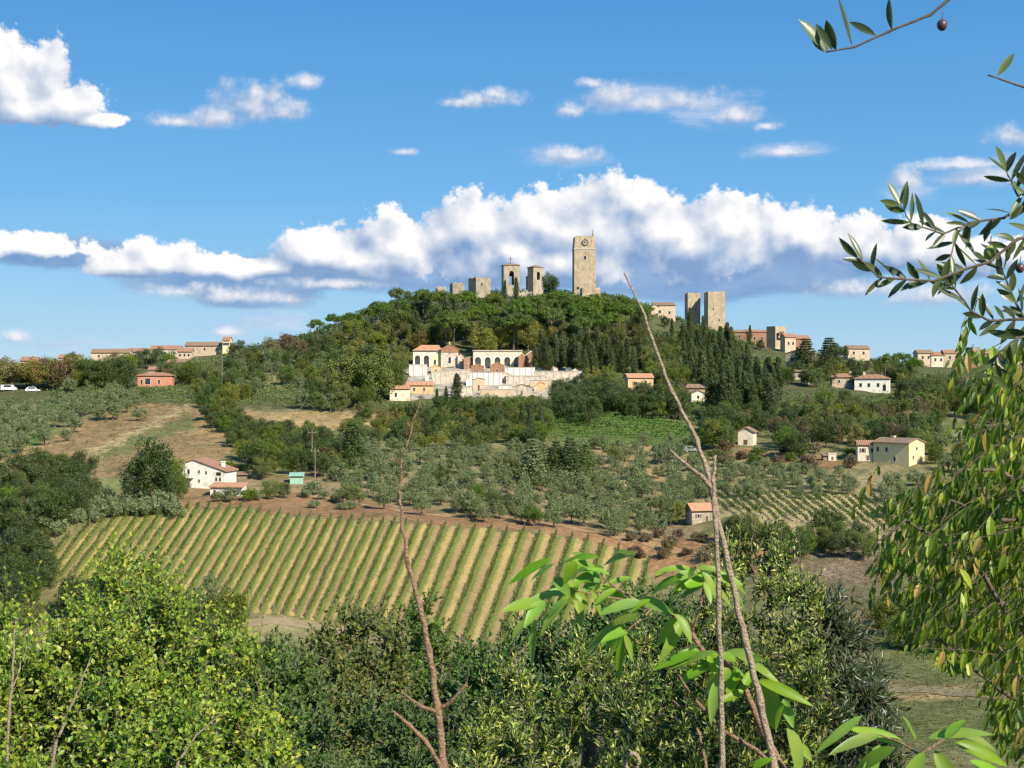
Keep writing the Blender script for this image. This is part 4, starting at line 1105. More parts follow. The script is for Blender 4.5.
def arch_panel(mb, x0, x1, y0, y1, z0, z1, n, ow, spring, m=0):
    """wall from x0 to x1 pierced by n round-headed openings ow wide springing at height spring"""
    bay = (x1 - x0) / n; r = ow / 2; N = 10
    for i in range(n):
        c_ = x0 + bay * (i + .5)
        xl = x0 + bay * i if i == 0 else c_ - bay / 2
        mb.box(xl, c_ - r, y0, y1, z0, z1, m); mb.box(c_ + r, c_ + bay / 2, y0, y1, z0, z1, m)
        for k in range(N):
            a0 = PI - PI * k / N; a1 = PI - PI * (k + 1) / N
            xa, za, xb, zb = c_ + r * math.cos(a0), spring + r * math.sin(a0), c_ + r * math.cos(a1), spring + r * math.sin(a1)
            mb.prism([(xa, za), (xb, zb), (xb, z1), (xa, z1)], y0, y1, 'y', m)

# ------------------------------------------------------------------ towers on the summit
def tower_base(name, label, u, d, wpx, vtop, rz=0.0, D=None, mat=st_tower, cat='tower', **kw):
    x = (u - CX) / F * d; z = float(ground(x, d)); k = d / F
    r = empty(name, (x, d, z), rz, label, cat)
    W = wpx * k; h = ZC + (CY - vtop) / F * d - z
    return r, W, (D or wpx) * k, h, k

# tall clock tower
r, W, D, h, k = tower_base('clock_tower', 'tallest square stone tower on the summit with a clock near its top', 584, 690, 21.5, 237.5, .05)
mb = MB(); hs_ = h * .775
mb.box(-W / 2, W / 2, -D / 2, D / 2, -4, hs_)
mb.build('shaft', st_tower, r)
mb = MB(); a, b_ = W / 2 + .04, W / 2 * .90
for s0, s1, z0, z1 in ((a, b_ + .15, hs_ + .5, h),):
    v8 = [(-s0, -s0, z0), (s0, -s0, z0), (s0, s0, z0), (-s0, s0, z0), (-s1, -s1, z1), (s1, -s1, z1), (s1, s1, z1), (-s1, s1, z1)]
    for q in ((0, 3, 2, 1), (4, 5, 6, 7), (0, 1, 5, 4), (1, 2, 6, 5), (2, 3, 7, 6), (3, 0, 4, 7)): mb.face([v8[i] for i in q])
mb.build('belfry', st_tower, r)
mb = MB(); mb.box(-W / 2 - .18, W / 2 + .18, -D / 2 - .18, D / 2 + .18, hs_, hs_ + .5); mb.build('cornice', stone_trim, r)
mb = MB()
for i in range(5):
    xx = -W / 2 * .86 + W * .86 * (i + .15) / 5
    mb.box(xx, xx + W * .13, -b_ - .1, -b_ + .5, h - .02, h + .28)
mb.build('battlement', st_tower, r)
mb = MB(); mb.tube([(W * .38, -b_ + 1, h - 4), (W * .38, -b_ + 1, h + 1.0), (W * .38, -b_ + 1, h + 4.2)], [.7, .45, .06], 6); mb.build('spire', st_grey, r)
ck = MB(); zc_ = hs_ + (h - hs_) * .52
n_ = 20; yy = -(a + (b_ + .15 - a) * ((zc_ - hs_ - .5) / (h - hs_ - .5))) - .25
ck.prism([(1.5 * math.cos(q), 1.5 * math.sin(q)) for q in np.linspace(0, 2 * PI, n_, endpoint=False)], -.12, .6)
cko = ck.build('clock', mat_plain('clock_face', (0.32, 0.28, 0.22), .7), r, (0, yy, zc_))
mb = MB(); mb.box(-.12, .12, -.2, -.13, -.1, 1.05); mb.box(-.85, .1, -.26, -.205, -.11, .11); mb.build('clock_hand', iron, cko)
mb = MB()
for q in range(n_):
    a0 = 2 * PI * q / n_; a1 = 2 * PI * (q + 1) / n_
    mb.prism([(1.3 * math.cos(a0), 1.3 * math.sin(a0)), (1.62 * math.cos(a0), 1.62 * math.sin(a0)), (1.62 * math.cos(a1), 1.62 * math.sin(a1)), (1.3 * math.cos(a1), 1.3 * math.sin(a1))], -.22, -.10)
mb.build('clock_rim', iron, cko)
window(r, 'F', 0, h * .60, 1.1, 1.3, W, D, stone_trim, None, True)
window(r, 'F', 0, h * .70, .5, .6, W, D, stone_trim)
window(r, 'F', -W * .33, h * .08, 1.2, .9, W, D, stone_trim, None, True)

# bell tower with the cross
def bell_tower(label, u, d, wpx, vtop, rz, ow, spring_f, zlow_f, mat, cross):
    r, W, D, h, k = tower_base('bell_tower', label, u, d, wpx, vtop, rz, wpx * .9, mat)
    mb = MB(); z0 = h * zlow_f
    mb.box(-W / 2, W / 2, -D / 2, D / 2, -4, z0); mb.build('shaft', mat, r)
    mb = MB(); t_ = .9
    o_ = W * ow; sp = h * spring_f
    arch_panel(mb, -W / 2, W / 2, -D / 2, -D / 2 + t_, z0, h, 1, o_, sp)
    arch_panel(mb, -W / 2, W / 2, D / 2 - t_, D / 2, z0, h, 1, o_, sp)
    mb.box(-W / 2, -W / 2 + t_, -D / 2 + t_, D / 2 - t_, z0, h); mb.box(W / 2 - t_, W / 2, -D / 2 + t_, D / 2 - t_, z0, h)
    mb.build('belfry', mat, r)
    mb = MB(); mb.box(-W / 2 - .3, W / 2 + .3, -D / 2 - .3, D / 2 + .3, h, h + .4)
    v4 = [(-W / 2, -D / 2, h + .4), (W / 2, -D / 2, h + .4), (W / 2, D / 2, h + .4), (-W / 2, D / 2, h + .4)]
    for i in range(4): mb.face([v4[i], v4[(i + 1) % 4], (0, 0, h + 1.5)])
    mb.build('roof', roof_b, r)
    mb = MB(); pr = [(0.02, 1.4), (.35, 1.3), (.45, .7), (.62, .1), (.8, -.15)]
    mb.tube([(0, 0, q[1]) for q in pr], [q[0] * 1.3 for q in pr], 12); bl = mb.build('bell', bronze, r, (0, 0, sp - .9), True)
    mb = MB(); mb.box(-W / 2 + t_, W / 2 - t_, -.12, .12, 1.4, 1.6); mb.build('yoke', wood, bl)
    if cross:
        mb = MB(); mb.box(-.11, .11, -.11, .11, h + 1.3, h + 4.6); mb.box(-1.1, 1.1, -.1, .1, h + 3.3, h + 3.55); mb.build('cross', iron, r)
    return r
bell_tower('square pale bell tower with one tall open arch and a thin cross on top', 510.5, 680, 16, 266, .16, .30, .74, .36, st_pale, True)
bell_tower('smaller bell tower with dark left face and a small arched bell opening', 535.5, 684, 12, 268, .55, .30, .78, .55, st_pale, False)
r, W, D, h, k = tower_base('stone_wall', 'dark low building end touching the left of the small bell tower', 528.5, 690, 4, 277, .1, 10, st_grey, 'building')
mb = MB(); mb.box(-W / 2, W / 2, -D / 2, D / 2, -4, h); mb.build('wall', st_grey, r)
mb = MB(); mb.box(-W / 2 - .2, W / 2 + .2, -D / 2 - .2, D / 2 + .2, h, h + .25); mb.build('coping', stone_trim, r)
# truncated towers and ruins
def plain_tower(label, u, d, wpx, vtop, rz, mat, crumble=0.0, wins=(), name='stone_tower', ivy=False, dep=None):
    r, W, D, h, k = tower_base(name, label, u, d, wpx, vtop, rz, dep, mat)
    mb = MB(); mb.box(-W / 2, W / 2, -D / 2, D / 2, -5, h)
    mb.build('shaft', mat, r)
    mb = MB(); n = 7; rs = random.Random(int(u))
    for side in range(4):
        for i in range(n):
            hh = rs.uniform(.15, 1) * crumble
            if hh < .12: continue
            p0_ = -W / 2 + W * i / n; p1_ = p0_ + W / n - .01; q0 = -D / 2 + D * i / n; q1 = q0 + D / n - .01
            if side == 0: mb.box(p0_, p1_, -D / 2 + .02, -D / 2 + .7, h - .01, h + hh)
            elif side == 1: mb.box(p0_, p1_, D / 2 - .7, D / 2 - .02, h - .01, h + hh)
            elif side == 2 and 0 < i < n - 1: mb.box(-W / 2 + .02, -W / 2 + .7, q0, q1, h - .01, h + hh)
            elif 0 < i < n - 1: mb.box(W / 2 - .7, W / 2 - .02, q0, q1, h - .01, h + hh)
    if mb.v: mb.build('broken_top', mat, r)
    for (a, z, w_, h_) in wins: window(r, 'F', a * W, z * h, w_, h_, W, D, stone_trim, None, True)
    return r
plain_tower('stubby square stone tower left of the bell towers on the summit', 479.5, 672, 16.5, 279.5, .5, st_grey, .9, [(-.1, .62, .8, 1.2)])
plain_tower('low ruined wall block further left of the stubby stone tower', 457, 676, 12, 284.5, .3, st_grey, .9, name='ruined_tower')
plain_tower('pale crumbling wall stump rising from the pines at the far left of the summit', 441, 660, 9, 289, .2, st_pale, 1.2, name='ruined_wall')
plain_tower('low pale rubble wall between the bell towers and the round tree', 524, 662, 15, 294, .1, st_pale, 1.6, name='ruined_wall')
plain_tower('low stone wall block at the foot of the clock tower', 590, 668, 18, 289, .1, st_tower, .8, name='ruined_wall')
# the twin towers and the town behind the hill
plain_tower('left and narrower of the two tall twin stone towers', 692.5, 745, 12.8, 294.5, .12, st_tower, 1.0, [(.1, .55, .8, 1.2)])
plain_tower('right and wider of the two tall twin stone towers', 714.5, 735, 17.2, 292.5, .10, st_tower, .35, [(-.2, .6, .7, 1.0), (.15, .35, .7, 1.0)])
bt = plain_tower('broad block tower with balconies and square openings right of the cypress wood', 776, 720, 14.5, 326.5, .62, st_tower, 0, [(-.1, .52, 1.6, 1.6)], dep=12)
k = 720 / F
for i, zz in enumerate((.50, .36, .22)):
    hh = 8 * zz + 4.5
    mb = MB(); mb.box(-5.4, -1.6, -4.6, -3.0, 0, .22); mb.box(-5.4, -1.6, -4.6, -4.5, .22, 1.0); mb.build('balcony', frame_w if i == 2 else shut_b, bt, (2.6, 0, hh))
house('house', 'low orange brick house on the skyline touching the block tower on its left', 757, 340, 22, 14, 18, 'gable_x', .2, st_brick, roof_t, 2, wins=[('F', -4, 10, 2, 3), ('F', 4, 10, 2, 3)], d=735)
house('house', 'reddish brick house half hidden on the skyline left of the pointed cypress', 740, 340, 16, 12, 13, 'gable_x', -.1, st_brick, roof_b, 2, wins=[('F', 0, 7, 2, 3)], d=735)
house('ruined_house', 'pale ruined house front on the ridge left of the twin towers', 664, 336, 22, 12, 13, 'shed', .1, pl_tan, roof_b, 3, wins=[('F', -5, 5, 2.5, 3), ('F', 5, 4, 2, 3)], d=662)
house('ruined_house', 'small ruined gable standing at the left of the pale ruined house front', 654, 336, 8, 8, 9, 'gable_y', .2, pl_tan, roof_b, 2, d=655)
house('house', 'tan stone house stepping down right of the block tower', 789, 372, 12, 10, 17, 'gable_x', .3, pl_tan, roof_t, 3, wins=[('F', -2, 9, 2, 3), ('F', 3, 9, 2, 3)], d=640)
house('house', 'reddish roofed house on the skyline between block tower and cedar', 799, 366, 20, 12, 15, 'gable_x', .1, st_brick, roof_t, 3, wins=[('F', -5, 8, 2, 3), ('F', 3, 8, 2, 3)], d=690)
house('stone_house', 'large pale stone house with gable end below the cedar', 803, 394, 27, 18, 20, 'gable_y', -.45, st_pale, roof_b, 4, wins=[('F', -7, 12, 2, 3.4), ('F', 0, 12, 2, 3.4), ('F', 7, 8, 2, 3.4), ('F', -5, 4, 2, 3), ('L', 0, 10, 2, 3)], d=555, chimney=(-4, 24))
house('lean_to', 'white low annexe in front of the large pale stone house', 801, 398, 14, 10, 8, 'shed', -.2, pl_weather, roof_b, 2, wins=[('F', 0, 2, 3, 3)], d=535)
house('house', 'small white house corner under the large pale stone house', 806, 400, 7, 8, 7, 'gable_y', 0, pl_white, roof_t, 2, d=515)
# red roofed villa
house('villa', 'long villa with dark red roof and white right half on the right ridge', 875, 392, 34, 20, 14, 'hip', -.30, pl_white, roof_t, 4, wins=[('F', -11, 6, 2.4, 3.5), ('F', -3, 6, 2.4, 3.5), ('F', 6, 6, 2.4, 3.5), ('F', 12, 2, 3, 5, dict(arch=True))], d=500, chimney=(-8, 18))
house('farmhouse', 'tan house with red roof touching the villa on its left', 846, 386, 26, 16, 11, 'gable_x', -.1, pl_tan, roof_t, 3, wins=[('F', -6, 5, 2, 3), ('F', 4, 5, 2, 3)], d=510, chimney=(6, 14))
house('house', 'house with brown roof on the skyline left of the umbrella pines', 858, 366, 22, 14, 14, 'gable_x', .1, pl_tan, roof_b, 3, wins=[('F', -5, 8, 2, 3), ('F', 5, 8, 2, 3)], d=680)
for i, (u, w_, h_, wl_, rf_, lab) in enumerate([(925, 16, 14, pl_tan, roof_b, 'brown roofed house leftmost in the skyline row at the far right'), (938, 14, 12, pl_cream, roof_t, 'cream house second from left in the skyline row at the far right'), (953, 18, 15, pl_tan, roof_t, 'tan house directly left of the small dark tower'), (983, 24, 14, st_brick, roof_t, 'brick house directly right of the small dark tower'), (1006, 16, 13, pl_cream, roof_t, 'cream house near the right end of the skyline row'), (1026, 14, 15, pl_tan, roof_b, 'tan house cut by the right edge of the skyline row')]):
    house('town_house', lab, u, 370, w_, 12, h_, 'gable_x', .1 - .05 * i, wl_, rf_, 3, wins=[('F', -3, h_ - 6, 2, 3), ('F', 3, h_ - 6, 2, 3)], d=700)
plain_tower('small dark square tower on the far right skyline', 973, 715, 10.5, 348, .45, st_grey, .4, [(0, .7, .9, 1.3)])
# orange house and roofs in the middle
house('house', 'small orange house at the right foot of the castle hill', 639.5, 390, 26, 16, 12, 'gable_x', .15, pl_ochre, roof_o, 3.5, wins=[('F', -6, 5, 2, 3, dict(shutters=shut_b)), ('F', 5, 4, 3, 5, dict(nm='door'))])
house('house', 'long brown roofed house with pale walls right of the small orange house', 684, 396, 44, 14, 8, 'gable_x', -.15, pl_tan, roof_b, 3, wins=[('F', -12, 3, 2, 3), ('F', 0, 3, 2, 3), ('F', 12, 3, 2, 3)])
house('house', 'small cream gable facing out below the cypress wood', 697, 402, 14, 12, 8, 'gable_y', .2, pl_cream, roof_b, 3, wins=[('F', 0, 3, 2, 3)])
house('barn', 'plain cream barn with brown roof on the slope below the cypress wood', 749, 446, 15, 20, 14, 'gable_y', -.35, pl_cream, roof_b, 4, wins=[('F', 0, 1, 4, 5, dict(nm='door'))])
house('cottage', 'low tan cottage behind dark trees left of the villa grounds', 722, 406, 16, 12, 7, 'gable_x', .1, pl_tan, roof_b, 3, wins=[('F', 0, 2, 2, 3)])
# yellow farmhouse on the right
yf = house('farmhouse', 'yellow farmhouse with round gable window above the small vineyard', 903, 465, 40, 30, 21, 'gable_x', -.80, pl_yellow, roof_b, 4.0, wins=[('F', -15, 12, 2.4, 4.4), ('F', -5, 12, 2.4, 4.4), ('R', 0, 14, 2.6, 2.0, dict(arch=True)), ('R', -7, 5, 2.2, 3.6), ('F', 4, 3, 2.4, 4.4)], chimney=(-6, 23))
house('farmhouse_wing', 'long lower wing with pillared upper gallery at the left of the yellow farmhouse', 873, 462, 28, 16, 17, 'gable_x', -.12, pl_cream, roof_t, 3, wins=[('F', -9, 9, 2.4, 4, dict(shutters=shut_b)), ('F', 0, 9, 2.4, 4), ('F', 9, 9, 2.4, 4, dict(shutters=shut_b)), ('F', -4, 1, 3, 5, dict(nm='door'))])
house('shed', 'tiny cream shed with flat roof on the terrace left of the yellow farmhouse', 832, 461, 8, 7, 6, 'flat', .1, pl_cream, stone_trim, wins=[('F', 0, .5, 2.2, 3.6, dict(nm='door'))])
house('shed', 'narrow brown shed right beside the tiny cream shed', 825, 461, 4, 6, 5, 'shed', .1, wood, roof_b, 1)
house('hut', 'small white hut with pointed roof on the terrace in the middle right', 795, 458, 3.5, 4, 6, 'gable_y', .1, pl_white, roof_b, 1.5)
# small stone house near the small vineyard
sh = house('stone_house', 'small stone house with orange tiled roof at the left end of the small vineyard', 700, 523, 22, 18, 13, 'gable_x', .25, st_pale, roof_o, 5, wins=[('F', -4, 5, 2.4, 3.6, dict(shutters=shut_b)), ('F', 5, 1, 3.2, 6, dict(nm='door'))])
# white farmhouse
wf_ = house('farmhouse', 'white farmhouse with long lopsided gable above the big vineyard', 205.5, 489, 45, 34, 24.5, 'gable_y', -.16, pl_white, roof_t, 4.0, -.22, 17.5,
            wins=[('F', -15, 12.5, 2.2, 6.5, dict(shutters=None, arch=False)), ('F', -4, 15, 1.6, 3.2), ('F', 3.5, 14.5, 1.6, 2.8), ('F', -4, 6, 1.6, 3), ('F', 14, 7.5, 1.8, 3.6), ('F', 18, 7.5, 1.8, 3.6), ('F', 16.5, 13, 5, 3.4)], chimney=(15, 21.5))
k = wf_.location.y / F
mb = MB(); mb.box(-21 * k, -9 * k, -17 * k - 1.1, -17 * k, 10.5 * k, 11.3 * k); mb.box(-21 * k, -9 * k, -17 * k - 1.1, -17 * k - 1.03, 11.3 * k, 14.6 * k); mb.build('balcony', pl_white, wf_)
house('annexe', 'low white annexe with red tiled roof in front of the white farmhouse', 227, 496, 33, 14, 8, 'shed', -.10, pl_white, roof_o, 2.2, wins=[('F', -12, 1, 2, 4), ('F', 7, 2.2, 6, 3.5), ('F', 13, 2.2, 4, 3.4)])
house('garden_store', 'pale green tarpaulin covered store in the garden right of the farmhouse', 296, 484, 13, 10, 8, 'shed', .1, tarp, tarp, 1.5)
house('shelter', 'open timber shelter between the white farmhouse and the garden trees', 240, 480, 14, 10, 5, 'shed', .2, wood, roof_b, 1.2)
# red house at the left
house('house', 'red walled house with hipped roof at the top of the brown field', 154, 387, 34, 18, 11, 'hip', .10, pl_red, roof_t, 3, wins=[('F', -7, 2.5, 5, 6), ('F', 4, 3, 2, 4), ('F', -13, 3, 2, 4)])
house('house', 'pale house with wide tiled roof rising behind the red walled house', 160, 378, 24, 16, 11, 'gable_x', .05, pl_tan, roof_t, 3, wins=[('F', -8, 5, 2, 3)], d=505)
house('house', 'long tiled roof seen edge on between the red house and the village', 178, 372, 22, 16, 12, 'gable_x', -.2, pl_tan, roof_b, 3, d=530)
for i, (u, w_, h_, wl_, rf_, d_, lab) in enumerate([
        (28, 16, 6, pl_tan, roof_t, 660, 'tan roofed village house farthest left behind the roadside trees'), (68, 20, 6, pl_cream, roof_t, 660, 'second village house from the left showing above the roadside trees'),
        (110, 38, 9.5, pl_tan, roof_b, 650, 'broad village house with low brown roof above the roadside trees'), (136, 20, 8.5, pl_cream, roof_t, 670, 'cream village house right of the broad brown roofed one'),
        (165, 30, 10, pl_cream, roof_t, 680, 'village house with long roof above the wide tiled roof'), (184, 14, 8, pl_tan, roof_t, 640, 'small red roofed village house in the middle of the long row'), (205, 40, 10.5, pl_tan, roof_b, 655, 'longest village house with flat brown roof and cream walls'), (226, 7, 13, pl_yellow, roof_t, 650, 'narrow pale yellow house standing beside the dark skyline tree')]):
    house('village_house', lab, u, 365, w_, 14, h_, 'gable_x', .06 * ((i % 3) - 1), wl_, rf_, 3.4, wins=[('F', -w_ * .3, h_ - 5, 1.8, 2.6), ('F', 0, h_ - 5, 1.8, 2.6), ('F', w_ * .3, h_ - 5, 1.8, 2.6)], d=d_, chimney=(w_ * .2, h_ + 2))

# ------------------------------------------------------------------ the cemetery
def put(name, label, u, v, W, D, h, mat, cope=stone_trim, rz=0.0, cat='wall', group=None, panels=0):
    """white terrace wall or tomb block with a coping and pilasters"""
    x, y, z = pt(u, v); k = y / F
    r = empty(name, (x, y, z), rz, label, cat, group)
    mb = MB(); mb.box(-W * k / 2, W * k / 2, 0, D * k, -3, h * k); mb.build('wall', mat, r)
    mb = MB(); mb.box(-W * k / 2 - .12, W * k / 2 + .12, -.14, D * k + .1, h * k, h * k + .22); mb.build('coping', cope, r)
    for i in range(panels):
        xx = (-W / 2 + W * (i + .5) / panels) * k
        mb = MB(); mb.box(xx - .18, xx + .18, -.09, 0, -1, h * k - .003); mb.build('pilaster', cope, r)
    return r
ch = house('chapel', 'cemetery chapel with cream gable front and brick upper wall', 449, 367, 17.5, 26, 17.5, 'gable_y', .05, pl_weather, roof_o, 4.2, wins=[('F', 0, 3.5, 2.4, 5, dict(arch=True)), ('F', 0, 13, 1.8, 2.6, dict(arch=True))])
k = ch.location.y / F
mb = MB(); mb.prism([(-8.7 * k, 14 * k), (8.7 * k, 14 * k), (8.7 * k, 17.4 * k), (0, 21.2 * k), (-8.7 * k, 17.4 * k)], -13 * k - .05, -13 * k + .1); mb.build('brick_band', st_brick, ch)
mb = MB(); mb.box(-.25, .25, -.25, .25, 21 * k, 25 * k); mb.build('bellcote', pl_tan, ch, (0, -13 * k + .5, 0))
# arcaded wing left of the chapel
x, y, z = pt(426, 371); k = y / F
wing = empty('arcaded_wing', (x, y + 6, z), .05, 'cream wing with two tall arches and orange roof left of the chapel', 'building')
mb = MB(); arch_panel(mb, -14 * k, 4 * k, -2, -1.2, -2, 20 * k, 2, 5.2 * k, 12.5 * k); mb.box(4 * k, 15 * k, -2, 6, -2, 20 * k - .01); mb.box(-14 * k, 4 * k, .4, 6, -2, 20 * k)
mb.build('wall', pl_cream, wing)
mb = MB(); mb.box(6.2 * k, 14.4 * k, -2.06, -1.98, 5 * k, 17 * k); mb.build('yellow_panel', pl_yellow, wing)
window(wing, 'F', 8 * k, 6 * k, 2 * k, 4.5 * k, 0, 4.1, frame_w)
mb = MB(); hq = 20 * k
e = [(-15 * k, -2.6, hq), (15.5 * k, -2.6, hq), (15.5 * k, 6.6, hq), (-15 * k, 6.6, hq)]; tq = [(-6 * k, 2, hq + 6 * k), (12 * k, 2, hq + 6 * k)]
mb.face(e[::-1]); mb.face([e[0], e[1], tq[1], tq[0]]); mb.face([e[1], e[2], tq[1]]); mb.face([e[2], e[3], tq[0], tq[1]]); mb.face([e[3], e[0], tq[0]])
mb.build('roof', roof_o, wing)
# the loggia
x, y, z = pt(498, 370); k = y / F
lg = empty('burial_loggia', (x, y + 4, z), -.03, 'long cream loggia with a row of round arches behind the brick tombs', 'building')
mb = MB(); arch_panel(mb, -25 * k, 24 * k, -1.5, -.7, -2, 18.5 * k, 5, 5.8 * k, 9.6 * k)
mb.build('arcade', pl_cream, lg)
mb = MB(); mb.box(-25 * k, 24 * k, .75, 4, -2, 18.4 * k); mb.build('back_wall', pl_white, lg)
mb = MB(); mb.box(-25.6 * k, 24.6 * k, -1.8, 4.3, 18.5 * k, 19.6 * k); mb.build('roof', pl_tan, lg)
for i in range(5):
    c_ = (-25 + 49 * (i + .5) / 5) * k; rr = 2.9 * k
    mb = MB()
    for q in range(10):
        a0, a1 = PI * q / 10, PI * (q + 1) / 10
        mb.prism([(c_ + rr * math.cos(a0), 9.6 * k + rr * math.sin(a0)), (c_ + (rr + .45) * math.cos(a0), 9.6 * k + (rr + .45) * math.sin(a0)), (c_ + (rr + .45) * math.cos(a1), 9.6 * k + (rr + .45) * math.sin(a1)), (c_ + rr * math.cos(a1), 9.6 * k + rr * math.sin(a1))], -1.58, -1.49)
    mb.build('arch_moulding', pl_white, lg)
# tombs and terrace walls
for (nm, lab, u, v, W, D, h, mt, rf, rise, rz) in [
        ('tomb_chapel', 'brick tomb chapel with white edged gable at the right end of the loggia', 530.5, 369, 10, 10, 13, st_brick, pl_white, 4, .05),
        ('tomb_chapel', 'narrow tomb chapel between the loggia and the white edged brick gable', 521.5, 369, 6.5, 9, 12, st_brick, pl_white, 2.8, .05),
        ('tomb_chapel', 'wide brick tomb with shallow gable in front of the middle arches', 497, 374, 14, 8, 8.5, st_brick, roof_o, 2.5, .03),
        ('tomb_chapel', 'low brick tomb touching the wall below the second arch', 477.5, 374, 12, 8, 7.5, st_brick, roof_o, 2.0, -.05),
        ('tomb_chapel', 'brick tomb with pale right face just right of the chapel', 469, 369, 12, 9, 9.5, st_brick, pl_tan, 2.2, .2),
        ('tomb_chapel', 'small cream tomb between the chapel and the first brick tomb', 460.5, 368, 6, 8, 11, pl_weather, roof_t, 2.2, .05),
        ('tomb_chapel', 'tan square tomb house standing low in the middle of the terraces', 478.5, 392, 12, 10, 12, pl_tan, roof_t, 1.6, .05),
        ('tomb_chapel', 'cream tomb house with wide roof low at the right of the terraces', 522, 396, 20, 12, 8, pl_weather, roof_b, 3.0, -.05),
        ('tomb_chapel', 'orange roofed cream tomb standing above the middle of the long wall', 553, 375, 9, 7, 6, pl_cream, roof_o, 2.2, .1),
        ('tomb_chapel', 'ochre tomb with orange roof at the foot of the middle terrace', 541, 391, 8, 7, 6.5, pl_ochre, roof_o, 2, 0),
        ('tomb_chapel', 'cream tomb with red roof between the white burial walls', 505, 383, 8, 7, 8, pl_cream, roof_t, 2, 0),
        ('tomb_chapel', 'ochre tomb with tiled roof above the cream terrace wall', 436, 374, 10, 7, 6, pl_ochre, roof_o, 2, 0),
        ('tomb_chapel', 'small white tomb on the far right end of the long white wall', 575, 378, 6, 7, 6.5, pl_white, pl_white, 2, 0),
        ('tomb_chapel', 'small white tomb with flat top above the right part of the long wall', 569, 374, 6, 6, 5, pl_white, pl_weather, .8, 0)]:
    house(nm, lab, u, v, W, D, h, 'gable_y', rz, mt, rf, rise, cat='tomb', over=.2, wins=[('F', 0, .8, 2.0, h * .5, dict(nm='door'))] if W > 9 else ())
put('terrace_wall', 'cream terrace wall under the chapel left of the broad cypress', 441, 384, 16, 6, 12, pl_weather, panels=3)
put('terrace_wall', 'white terrace wall right below the chapel front', 458, 382, 24, 8, 12, pl_weather, panels=4)
put('terrace_wall', 'low white wall in front of the arcaded wing', 418, 376, 18, 3, 11, pl_white, panels=2)
put('terrace_wall', 'white burial wall behind the tan square tomb house', 486, 385, 32, 5, 12.5, pl_white, panels=6)
put('terrace_wall', 'upper white burial wall right of the wide brick tomb', 520, 376, 30, 5, 8, pl_white, panels=5)
put('terrace_wall', 'middle white burial wall with pale panels below the brick gable', 525, 385, 38, 5, 9, pl_weather, panels=7)
put('terrace_wall', 'long white wall running to the right end of the cemetery', 558, 381, 48, 4, 9.5, pl_weather, rz=-.04, panels=6)
put('terrace_wall', 'lowest white wall under the right half of the terraces', 545, 388, 30, 4, 7, pl_tan, panels=4)
put('terrace_wall', 'low tan retaining wall along the front of the lower terrace', 497, 396, 34, 4, 6, pl_tan, panels=0)
put('terrace_wall', 'cream retaining wall under the broad cypress', 462, 396, 20, 4, 9, pl_weather, panels=2)
put('terrace_wall', 'short white wall segment left of the cream tomb house', 506, 392, 14, 4, 6, pl_white, panels=2)
house('house', 'long low orange house with tiled roof left below the cemetery', 420, 394, 26, 12, 9, 'gable_x', .03, pl_ochre, roof_o, 2.5, wins=[('F', -6, 3, 2, 3), ('F', 4, 3, 2, 3)])
house('house', 'cream walled house with orange roof at the left end of the low orange one', 399, 401, 20, 14, 12, 'shed', .12, pl_cream, roof_o, 3, wins=[('F', -4, 4, 2, 4)])
house('hut', 'white hut corner showing through the bushes at the foot of the vineyard', 75, 612, 9, 8, 5, 'flat', .1, pl_white, white_paint)
house('stone_hut', 'low pale stone hut among bushes in the middle of the slope', 540, 441, 12, 8, 4, 'shed', .1, st_pale, roof_b, 1)

G_T = 'small grave monuments of the cemetery terraces'
for i, (u, v, w_, h_) in enumerate([(476, 380, 4, 5), (483, 379, 3, 4), (490, 381, 4, 5), (504, 380, 4, 6), (511, 380, 3.5, 4.5), (539, 374, 4, 5), (545, 375, 5, 4), (551, 374, 3.5, 5), (434, 379, 4, 5), (427, 381, 3.5, 4), (513, 390, 4, 5), (536, 391, 4, 4), (555, 386, 4, 5), (563, 385, 3, 4), (545, 384, 4, 5), (468, 386, 4, 5), (461, 377, 4, 6)]):
    house('grave_monument', 'small gabled grave monument, %s from the left on the cemetery terraces' % ordinal(1 + sorted(range(17), key=lambda q: [476, 483, 490, 504, 511, 539, 545, 551, 434, 427, 513, 536, 555, 563, 545.1, 468, 461][q]).index(i)), u, v, w_, 4, h_, 'gable_y', .1 - .03 * (i % 5), [pl_white, pl_tan, pl_weather][i % 3], [pl_white, pl_weather, roof_o][i % 3], 1, cat='monument', group=G_T, over=.08)
